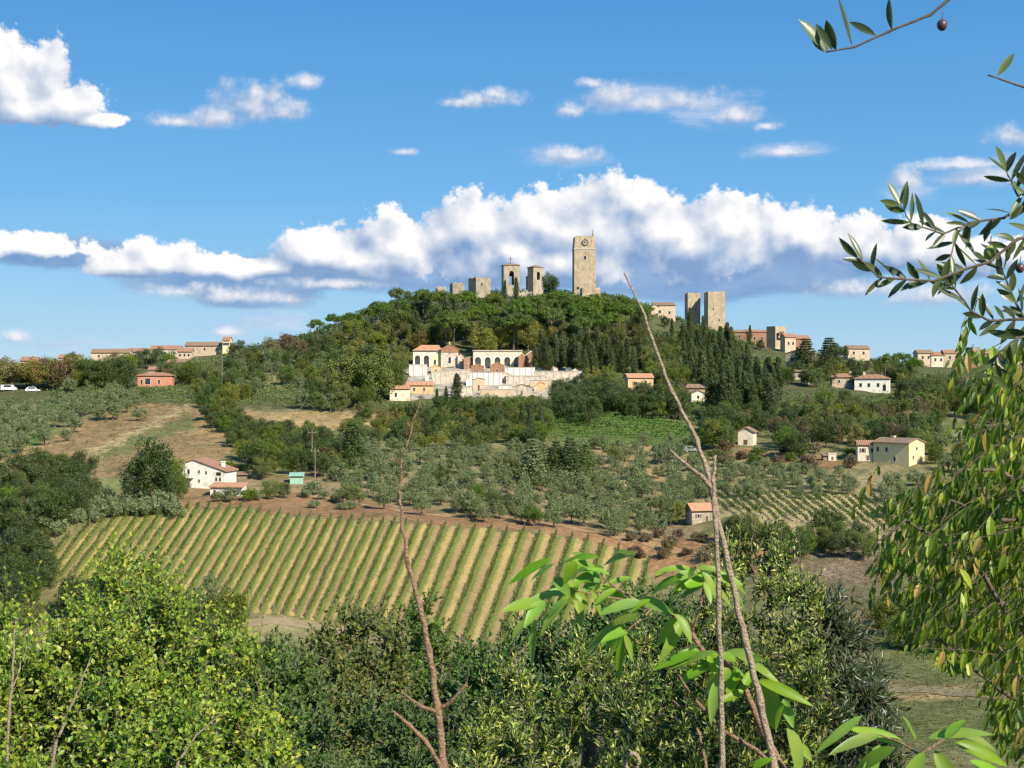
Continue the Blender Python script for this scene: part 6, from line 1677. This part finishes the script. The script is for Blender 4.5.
keep_ &= (uv[:, 1] > 470) | (rng.uniform(size=len(uv)) < .55)
keep_ &= ~((uv[:, 1] > 560) & (uv[:, 0] < 980) & (rng.uniform(size=len(uv)) < .35))
uv = uv[keep_]
dd = rng.uniform(4.4, 6.8, len(uv))
tips = np.stack([(uv[:, 0] - CX) / F * dd, dd, ZC + (CY - uv[:, 1]) / F * dd], 1)
ax = unit(rng.normal(size=tips.shape) * .35 + np.array([-.85, -.1, -.42]))
ln = rng.uniform(.16, .34, len(uv))
Vl, Ql = shoots(tips, ax, ln, 9, .076, .0255, .9, 4, .2, .25, .6, 1.6, 0, .2)
Vt, Qt = twigs_mesh(tips, tips - ax * ln[:, None] * 1.15, .0022)
org = np.array(r.location)
new_obj('foliage', mesh_np('foliage', Vl - org, Ql), m_peach, r)
new_obj('twigs', mesh_np('twigs', Vt - org, Qt), m_twig, r)

# olive branches hanging in at the top right
m_ol1 = mat_leaf('near_olive_leaves', [(0.045, 0.066, 0.020), (0.07, 0.10, 0.028), (0.13, 0.17, 0.045), (0.032, 0.048, 0.018)], .22, .36, .5, under=(0.26, 0.29, 0.20), tree_var=0, transcol=(.30, .36, .08))
m_fruit = mat_plain('green_olive', (0.28, 0.34, 0.07), .35, .5)
m_fruit2 = mat_plain('ripening_olive', (0.10, 0.045, 0.06), .35, .5)
def olive_branch(label, stems, seed, leaves=None, fruit=(), step=13, lp=34, wp=9.5, d=2.5):
    global rng
    rs = random.Random(seed)
    u0, v0, d0 = stems[0][0]
    r = empty('olive_branch', P(u0, v0, d0), 0, label, 'branch')
    o_ = np.array(r.location)
    for i, st in enumerate(stems): stem(r, 'stem', st, [2.6 * (1 - .6 * k / (len(st) - 1)) for k in range(len(st))] if i == 0 else [1.9 * (1 - .6 * k / (len(st) - 1)) for k in range(len(st))], m_twig, .8, seed + i, True)
    Pb = []; D = []; N = []; Ls = []; Ws = []
    def add(u, v, tu, tv, dd_, w_=wp):
        a = P(u, v, dd_); b_ = P(tu, tv, dd_ + rs.uniform(-.02, .02))
        Pb.append(a); D.append(b_ - a); Ls.append((b_ - a).length); Ws.append(w_ * dd_ / F)
        N.append((rs.uniform(-.8, .8), -1 + rs.uniform(-.2, .6), rs.uniform(-.3, 1)))
    if leaves:
        for q in leaves: add(*q)
    else:
        for st in stems:
            pts_ = np.array(st)[:, :2]; seg = np.linalg.norm(np.diff(pts_, axis=0), axis=1); cum = np.concatenate([[0], np.cumsum(seg)])
            s = 6.0 + (float(cum[1]) if st[0][0] > 1500 else 0)
            while s <= cum[-1] + 2:
                q = min(s, cum[-1]); u = np.interp(q, cum, pts_[:, 0]); v = np.interp(q, cum, pts_[:, 1])
                j = min(np.searchsorted(cum, q, 'right') - 1, len(seg) - 1); t_ = (pts_[j + 1] - pts_[j]) / seg[j]
                ang0 = math.atan2(t_[1], t_[0])
                for sg in (-1, 1):
                    if rs.random() < .14: continue
                    a = ang0 + sg * rs.uniform(.35, 1.15); l_ = lp * rs.uniform(.55, 1.1)
                    add(u, v, u + math.cos(a) * l_, v + math.sin(a) * l_ - 3, st[0][2] + rs.uniform(-.02, .02), wp * rs.uniform(.7, 1.1))
                s += step * rs.uniform(.8, 1.25)
            add(pts_[-1][0], pts_[-1][1], pts_[-1][0] + t_[0] * lp * .9, pts_[-1][1] + t_[1] * lp * .9, st[0][2])
    V, Q = leaf_np(np.array(Pb), np.array(D), np.array(N), np.array(Ls), np.array(Ws), 6, rng.uniform(-.1, .22, len(Pb)), .18, .5)
    me = mesh_np('leaves', V - o_, Q, smooth_=True)
    new_obj('foliage', me, m_ol1, r)
    for (u, v, rp, mt) in fruit:
        c_ = P(u, v, d) - r.location; rr = rp * d / F
        mb = MB(); mb.tube([(0, 0, rr * 1.15 * math.cos(q)) for q in np.linspace(0, PI, 9)], [max(rr * math.sin(q), rr * .03) for q in np.linspace(0, PI, 9)], 12, 0, False)
        f = mb.build('olive', mt, r, c_, True)
        mb = MB(); mb.tube([(0, 0, rr), (rr * .2, 0, rr * 2.6)], [rr * .1, rr * .08], 5); mb.build('stalk', m_twig, f)
    return r
olive_branch('thin olive twig with one hanging olive reaching in from the top edge', [[(1900, -420, 2.7), (1300, -220, 2.6), (1010, -60, 2.5), (948, 0, 2.5), (930, 15, 2.5), (892, 30, 2.5), (854, 47, 2.5), (826, 52, 2.5)]], 3,
             [(826, 52, 801, 18, 2.5, 13), (828, 52, 812, 40, 2.5, 9), (836, 50, 826, 20, 2.52, 11), (832, 51, 816, 22, 2.48, 8), (852, 47, 836, -4, 2.5, 8), (876, 36, 850, 20, 2.5, 8), (892, 30, 887, -2, 2.5, 8)], [(942, 25, 5.2, m_fruit2)])
olive_branch('short olive twig with a single dark leaf at the right edge near the top', [[(1900, 20, 2.7), (1400, 90, 2.6), (1080, 100, 2.5), (1024, 87, 2.5), (988, 75, 2.5)]], 5, [(997, 76, 1014, 54, 2.5, 8), (1022, 87, 1046, 76, 2.5, 8)])
olive_branch('full olive branch spreading in from the right edge across the sky', [
    [(1900, 120, 2.7), (1400, 190, 2.55), (1120, 215, 2.45), (1030, 236, 2.45), (1018, 239, 2.45), (990, 262, 2.45), (962, 270, 2.45), (934, 281, 2.45), (900, 279, 2.45), (878, 277, 2.45), (858, 258, 2.45)],
    [(1120, 215, 2.45), (1030, 200, 2.5), (1004, 218, 2.5), (972, 222, 2.5), (943, 234, 2.5), (911, 223, 2.5), (900, 205, 2.5)],
    [(1040, 190, 2.5), (1018, 196, 2.5), (1006, 170, 2.5)],
    [(972, 222, 2.5), (958, 232, 2.46), (950, 258, 2.42)],
    ], 11, None, [(990, 253, 6.5, m_fruit), (1020, 268, 4.5, m_fruit2)], 11.5, 29, 7.5)
olive_branch('lower olive branch hanging in at the right edge above the village', [
    [(1900, 260, 2.7), (1400, 300, 2.6), (1120, 330, 2.5), (1024, 319, 2.5), (990, 321, 2.5), (972, 312, 2.5), (952, 285, 2.5)],
    [(1024, 319, 2.5), (1010, 290, 2.5), (1002, 268, 2.5)],
    [(1060, 330, 2.5), (1018, 338, 2.5), (1000, 352, 2.5), (992, 376, 2.5)],
    ], 17, None, (), 11.5, 29, 7.5)

# bare stems in front
r = plant_root('bare_stem', 'reddish bare stem with forked side twigs rising from the bottom left of centre', 'stem', 447, 2.0)
stem(r, 'stem', [(452, 1560, 2.0), (450, 900, 2.0), (444, 768, 2.0), (438, 708, 2.0), (429, 650, 2.0), (420, 606, 2.0), (408, 566, 2.0), (402, 520, 2.0), (399, 490, 2.0)], [6, 5.5, 5, 4.2, 3.6, 3.2, 2.6, 2.0, 1.2], m_redst, 1.0, 31)
stem(r, 'side_twig', [(438, 710, 2.0), (452, 701, 1.99), (467, 683, 1.98)], [2.6, 2.2, 1.2], m_redst, .8, 32)
stem(r, 'side_twig', [(437, 712, 2.0), (420, 706, 1.98), (401, 692, 1.96)], [2.6, 2.1, 1.1], m_redst, .8, 33)
stem(r, 'side_twig', [(443, 772, 2.0), (426, 742, 1.98), (410, 725, 1.97), (391, 710, 1.96)], [3.2, 2.8, 2.2, 1.2], m_redst, .8, 34)
stem(r, 'side_twig', [(399, 492, 2.0), (402, 460, 2.0), (412, 425, 2.0), (426, 384, 2.0)], [1.2, 1.0, .8, .3], m_redst, 1.5, 35)
pb = np.array([P(399 + rng.uniform(-1, 2) + max(0, (460 - v)) * .33, v, 2.0) for v in np.linspace(400, 500, 12)])
V, Q = leaf_np(pb, rng.normal(size=pb.shape) * .5 + np.array([0, 0, .8]), rng.normal(size=pb.shape), .011, .003, 3, .1, .2)
new_obj('withered_leaves', mesh_np('withered', V - np.array(r.location), Q), mat_leaf('withered_red_leaves', [(.30, .12, .05), (.22, .10, .05)], .3, .6, .2, transcol=(.5, .2, .05), tree_var=0), r)

r = plant_root('bare_stem', 'tall dry stem curving up to the left in front of the hill', 'stem', 778, 2.25)
stem(r, 'stem', [(800, 1560, 2.25), (788, 900, 2.25), (774, 768, 2.25), (760, 700, 2.25), (745, 640, 2.25), (729, 570, 2.25), (712, 490, 2.25), (697, 440, 2.25), (672, 392, 2.25), (656, 350, 2.25), (645, 316, 2.25), (624, 273, 2.25)], [6, 5.5, 5, 4.4, 4.0, 3.6, 3.4, 2.6, 2.2, 1.9, 1.5, .8], m_palest, 1.1, 41)
stem(r, 'side_twig', [(712, 488, 2.25), (702, 477, 2.24), (688, 466, 2.23), (670, 450, 2.22)], [3.4, 2.8, 2.2, 1.4], m_palest, .6, 42)
r = plant_root('bare_stem', 'straighter pale stem crossing the tall dry one at its fork', 'stem', 722, 2.15)
stem(r, 'stem', [(730, 1560, 2.15), (724, 900, 2.15), (722, 768, 2.15), (721, 690, 2.15), (719, 610, 2.15), (716, 530, 2.15), (713, 480, 2.16), (716, 455, 2.16)], [4.4, 4, 3.6, 3.4, 3.0, 2.6, 2.2, 1.5], m_palest, 1.0, 43)

# shrub with large lance-shaped leaves
m_big = mat_leaf('large_green_leaves', [(0.17, 0.32, 0.025), (0.24, 0.42, 0.035), (0.30, 0.47, 0.05)], .46, .42, .35, under=(0.20, 0.30, 0.10), tree_var=.3, transcol=(.32, .52, .04), patch=.5, pscale=14)
r = plant_root('large_leaved_shrub', 'reddish stemmed shrub with large lance shaped green leaves in the foreground', 'shrub', 800, 2.35)
ZQ = lambda q, o=(480, 520), s=2.695: (o[0] + q[0] / s, o[1] + q[1] / s)
for i, (uvd, rr) in enumerate([
        ([(820, 1500, 2.4), (812, 900, 2.4), (790, 780, 2.38), (757, 750, 2.35), (722, 730, 2.32), (697, 702, 2.3), (674, 669, 2.28)], [4, 3.4, 3, 2.4, 2.2, 2.0, 1.2]),
        ([(790, 780, 2.38), (762, 730, 2.36), (745, 690, 2.34), (728, 665, 2.32), (705, 655, 2.3), (692, 634, 2.3), (678, 618, 2.3), (655, 606, 2.3), (636, 600, 2.3), (612, 585, 2.3), (596, 572, 2.3)], [4, 4, 3.8, 3.5, 3.2, 3.2, 2.4, 1.8, 1.5, 1.3, .9]),
        ([(692, 634, 2.3), (700, 605, 2.28), (704, 585, 2.28), (706, 572, 2.28)], [2, 1.6, 1.3, .9]),
        ([(640, 602, 2.3), (600, 596, 2.28), (575, 590, 2.28)], [1.4, 1.1, .8]),
        ([(655, 606, 2.3), (640, 620, 2.26), (625, 632, 2.26)], [1.6, 1.2, .8]),
        ([(812, 900, 2.4), (880, 800, 2.4), (920, 755, 2.4), (950, 735, 2.4)], [3, 2.6, 2, 1.2]),
        ([(920, 755, 2.4), (900, 742, 2.4), (880, 735, 2.4)], [1.6, 1.2, .8]),
        ([(707, 900, 2.36), (706, 768, 2.36), (700, 735, 2.36), (690, 715, 2.36), (672, 700, 2.36)], [2.2, 2, 1.6, 1.2, .6])]):
    stem(r, 'stem', uvd, rr, m_redst, .8, 50 + i)
BIG = [((190, 105), (70, 160), 13), ((320, 100), (215, 88), 11), ((335, 130), (245, 118), 10), ((425, 88), (318, 98), 11), ((265, 188), (112, 196), 13), ((300, 168), (195, 155), 10), ((410, 155), (318, 162), 9),
       ((265, 190), (272, 272), 13), ((245, 205), (150, 285), 14), ((150, 270), (135, 385), 10), ((425, 252), (278, 318), 14), ((385, 280), (268, 348), 10), ((382, 312), (318, 405), 12), ((386, 310), (368, 430), 11), ((390, 308), (414, 360), 9),
       ((570, 132), (478, 116), 10), ((545, 155), (450, 178), 13), ((590, 138), (515, 190), 11), ((600, 140), (645, 195), 12), ((640, 135), (722, 182), 11), ((645, 150), (742, 222), 12), ((588, 128), (660, 120), 9),
       ((590, 355), (462, 392), 13), ((655, 372), (528, 425), 18), ((690, 365), (822, 415), 12), ((645, 425), (618, 535), 15), ((690, 400), (600, 505), 12), ((750, 432), (898, 476), 15), ((765, 420), (800, 572), 30),
       ((818, 482), (846, 550), 13), ((828, 560), (884, 690), 24), ((735, 668), (785, 628), 12), ((1030, 528), (905, 612), 12), ((700, 372), (760, 360), 14), ((660, 360), (740, 345), 12), ((640, 380), (560, 350), 10), ((120, 270), (85, 310), 9), ((230, 215), (175, 250), 10), ((460, 215), (400, 235), 9),
       ((350, 150), (300, 110), 9), ((250, 180), (180, 215), 12), ((300, 190), (330, 250), 9), ((200, 120), (130, 150), 9), ((280, 100), (245, 75), 8), ((360, 90), (400, 70), 9), ((430, 265), (360, 262), 11), ((400, 300), (350, 330), 10), ((560, 150), (500, 200), 10), ((620, 150), (665, 205), 10), ((530, 125), (470, 140), 9), ((690, 380), (640, 350), 14), ((720, 390), (780, 400), 13), ((700, 410), (660, 470), 13), ((740, 400), (690, 470), 11), ((820, 500), (790, 560), 12), ((640, 360), (590, 380), 14), ((855, 600), (900, 640), 12)]
BIG2 = [((905, 745), (848, 722), 14), ((928, 738), (990, 722), 14), ((955, 742), (1012, 758), 15), ((895, 748), (846, 768), 15), ((925, 752), (898, 792), 15), ((960, 735), (1004, 742), 11), ((880, 735), (832, 745), 13), ((935, 750), (960, 790), 16), ((915, 740), (905, 712), 12), ((970, 760), (1030, 790), 16), ((880, 745), (860, 790), 14), ((945, 738), (965, 715), 11)]
rs = random.Random(9)
NODES = [(575, 565), (600, 575), (622, 592), (640, 602), (578, 590), (625, 630), (700, 572), (704, 585), (716, 575), (700, 650), (728, 668), (745, 690), (712, 655), (560, 580), (678, 618), (540, 600)]
EXTRA = []
for (nu, nv) in NODES:
    for q_ in range(3):
        a_ = rs.choice([-1, 1, -1]) * rs.uniform(.2, 1.3); l_ = rs.uniform(26, 52)
        EXTRA.append(((nu + rs.uniform(-5, 5), nv + rs.uniform(-4, 4)), (nu + math.sin(a_) * l_, nv + abs(math.cos(a_)) * l_ * rs.uniform(.1, .8)), rs.uniform(8, 14)))
BIG2 = BIG2 + EXTRA
for item in [(ZQ(a), ZQ(b_), w_ * .82) for a, b_, w_ in BIG] + BIG2:
    (u0, v0), (u1, v1), w_ = item
    dd_ = 2.3 + rs.uniform(-.06, .06) + (.08 if u0 > 830 else 0)
    w_ *= .85
    a = P(u0, v0, dd_); b_ = P(u1, v1 + 4, dd_ + rs.uniform(-.05, .04)); D_ = np.array([b_ - a]); L_ = (b_ - a).length
    N_ = np.array([[rs.uniform(-.5, .5), -.75 + rs.uniform(-.25, .25), .8]])
    V, Q = leaf_np(np.array([a]), D_, N_, L_, w_ * dd_ / F * 1.15, 10, rs.uniform(.05, .32), .24, .42)
    V = V - V[0]
    me = mesh_np('leaf', V + (np.array(a) - np.array(r.location)), Q, smooth_=True)
    new_obj('leaf', me, m_big, r)
# curled dry leaf at the bottom
r = plant_root('dry_curled_leaf', 'small curled pale brown seed pod on a twig at the bottom edge', 'leaf', 632, 2.4)
stem(r, 'stalk', [(640, 1500, 2.4), (634, 900, 2.4), (632, 770, 2.4)], [1.6, 1.4, .9], m_redst, .6, 61)
mb = MB(); q = [P(632 + 7 * math.cos(t_), 762 + 9 * math.sin(t_), 2.4) - r.location for t_ in np.linspace(-4.4, .9, 18)]
mb.tube(q, [.0036] * 18, 8); mb.build('curl', m_palest, r, None, True)

# shrubs behind, filling the valley slope below the vineyard
zone([(236, 645), (330, 650), (470, 662), (600, 655), (700, 640), (800, 640), (850, 650), (870, 700), (860, 760), (236, 760)],
     [(3, 'valley_tree', 'oak', 'green', 5, 8, 'green tree in the valley below the large vineyard', 'tree', 'green trees of the valley bottom'), (2, 'valley_tree', 'oak', 'dark', 5, 8, 'dark tree in the valley below the large vineyard', 'tree', 'dark trees of the valley bottom')], 46, 30, seed=40)

# distinguish the trees of a group by the landmark nearest to each
import re
LM = [('white farmhouse', 205, 475), ('red walled house', 154, 378), ('chapel', 449, 356), ('brick gabled tomb', 530, 360), ('clock tower', 584, 265), ('stubby tower', 479, 285),
      ('twin towers', 703, 312), ('block tower', 776, 340), ('red roofed villa', 875, 384), ('yellow farmhouse', 900, 450), ('small stone house', 700, 513), ('small cream shed', 832, 457),
      ('cream barn', 749, 436), ('orange house', 639, 383), ('low orange house', 415, 390), ('silvery conifer', 532, 462), ('rust bush', 330, 458), ('green store', 296, 478),
      ('bright green vineyard', 610, 425), ('tan patch in the grove', 625, 458), ('path between the olives', 450, 470), ('parked vans', 20, 388), ('lone pale olive', 113, 412), ('dark fir', 352, 445),
      ('stout cypress', 467, 438), ('tallest grove conifer', 570, 460), ('large stone house', 803, 384), ('small dark tower', 973, 356), ('village roofs', 110, 354), ('grey car', 691, 449), ('white car', 731, 538),
      ('broad cypress', 457, 392), ('brown field', 70, 440), ('bare bank', 360, 500), ('ruined house front', 664, 328), ('umbrella pines on the skyline', 900, 358), ('bell tower', 510, 275), ('vineyard corner', 60, 545)]
bk_ = {}
for (o, x, y, H) in ALLTREES:
    if 'group' not in o: continue
    u = CX + F * x / y; v = CY - (o.location.z + H / 2 - ZC) * F / y
    if not (-30 < u < 1054): continue
    nm, lu, lv = min(LM, key=lambda q: (q[1] - u) ** 2 + ((q[2] - v) * 1.4) ** 2)
    du, dv = u - lu, (v - lv) * 1.4
    side = ('right of' if du > 0 else 'left of') if abs(du) > abs(dv) else ('below' if dv > 0 else 'above')
    kind = re.split(r' (?:in|on|of|among|below|above|between|behind|rising|that|by|with|from|at|close)(?: |$)', o['label'])[0]
    kind = kind.split(' growing')[0]
    bk_.setdefault((kind, side, nm), []).append((du * du + dv * dv, o))
for (kind, side, nm), lst in bk_.items():
    lst.sort(key=lambda q: q[0])
    for i, (_, o) in enumerate(lst):
        o['label'] = ('%s, %s nearest one %s the %s' % (kind, ordinal(i + 1), side, nm)) if i else '%s nearest to the %s, %s it' % (kind, nm, side)
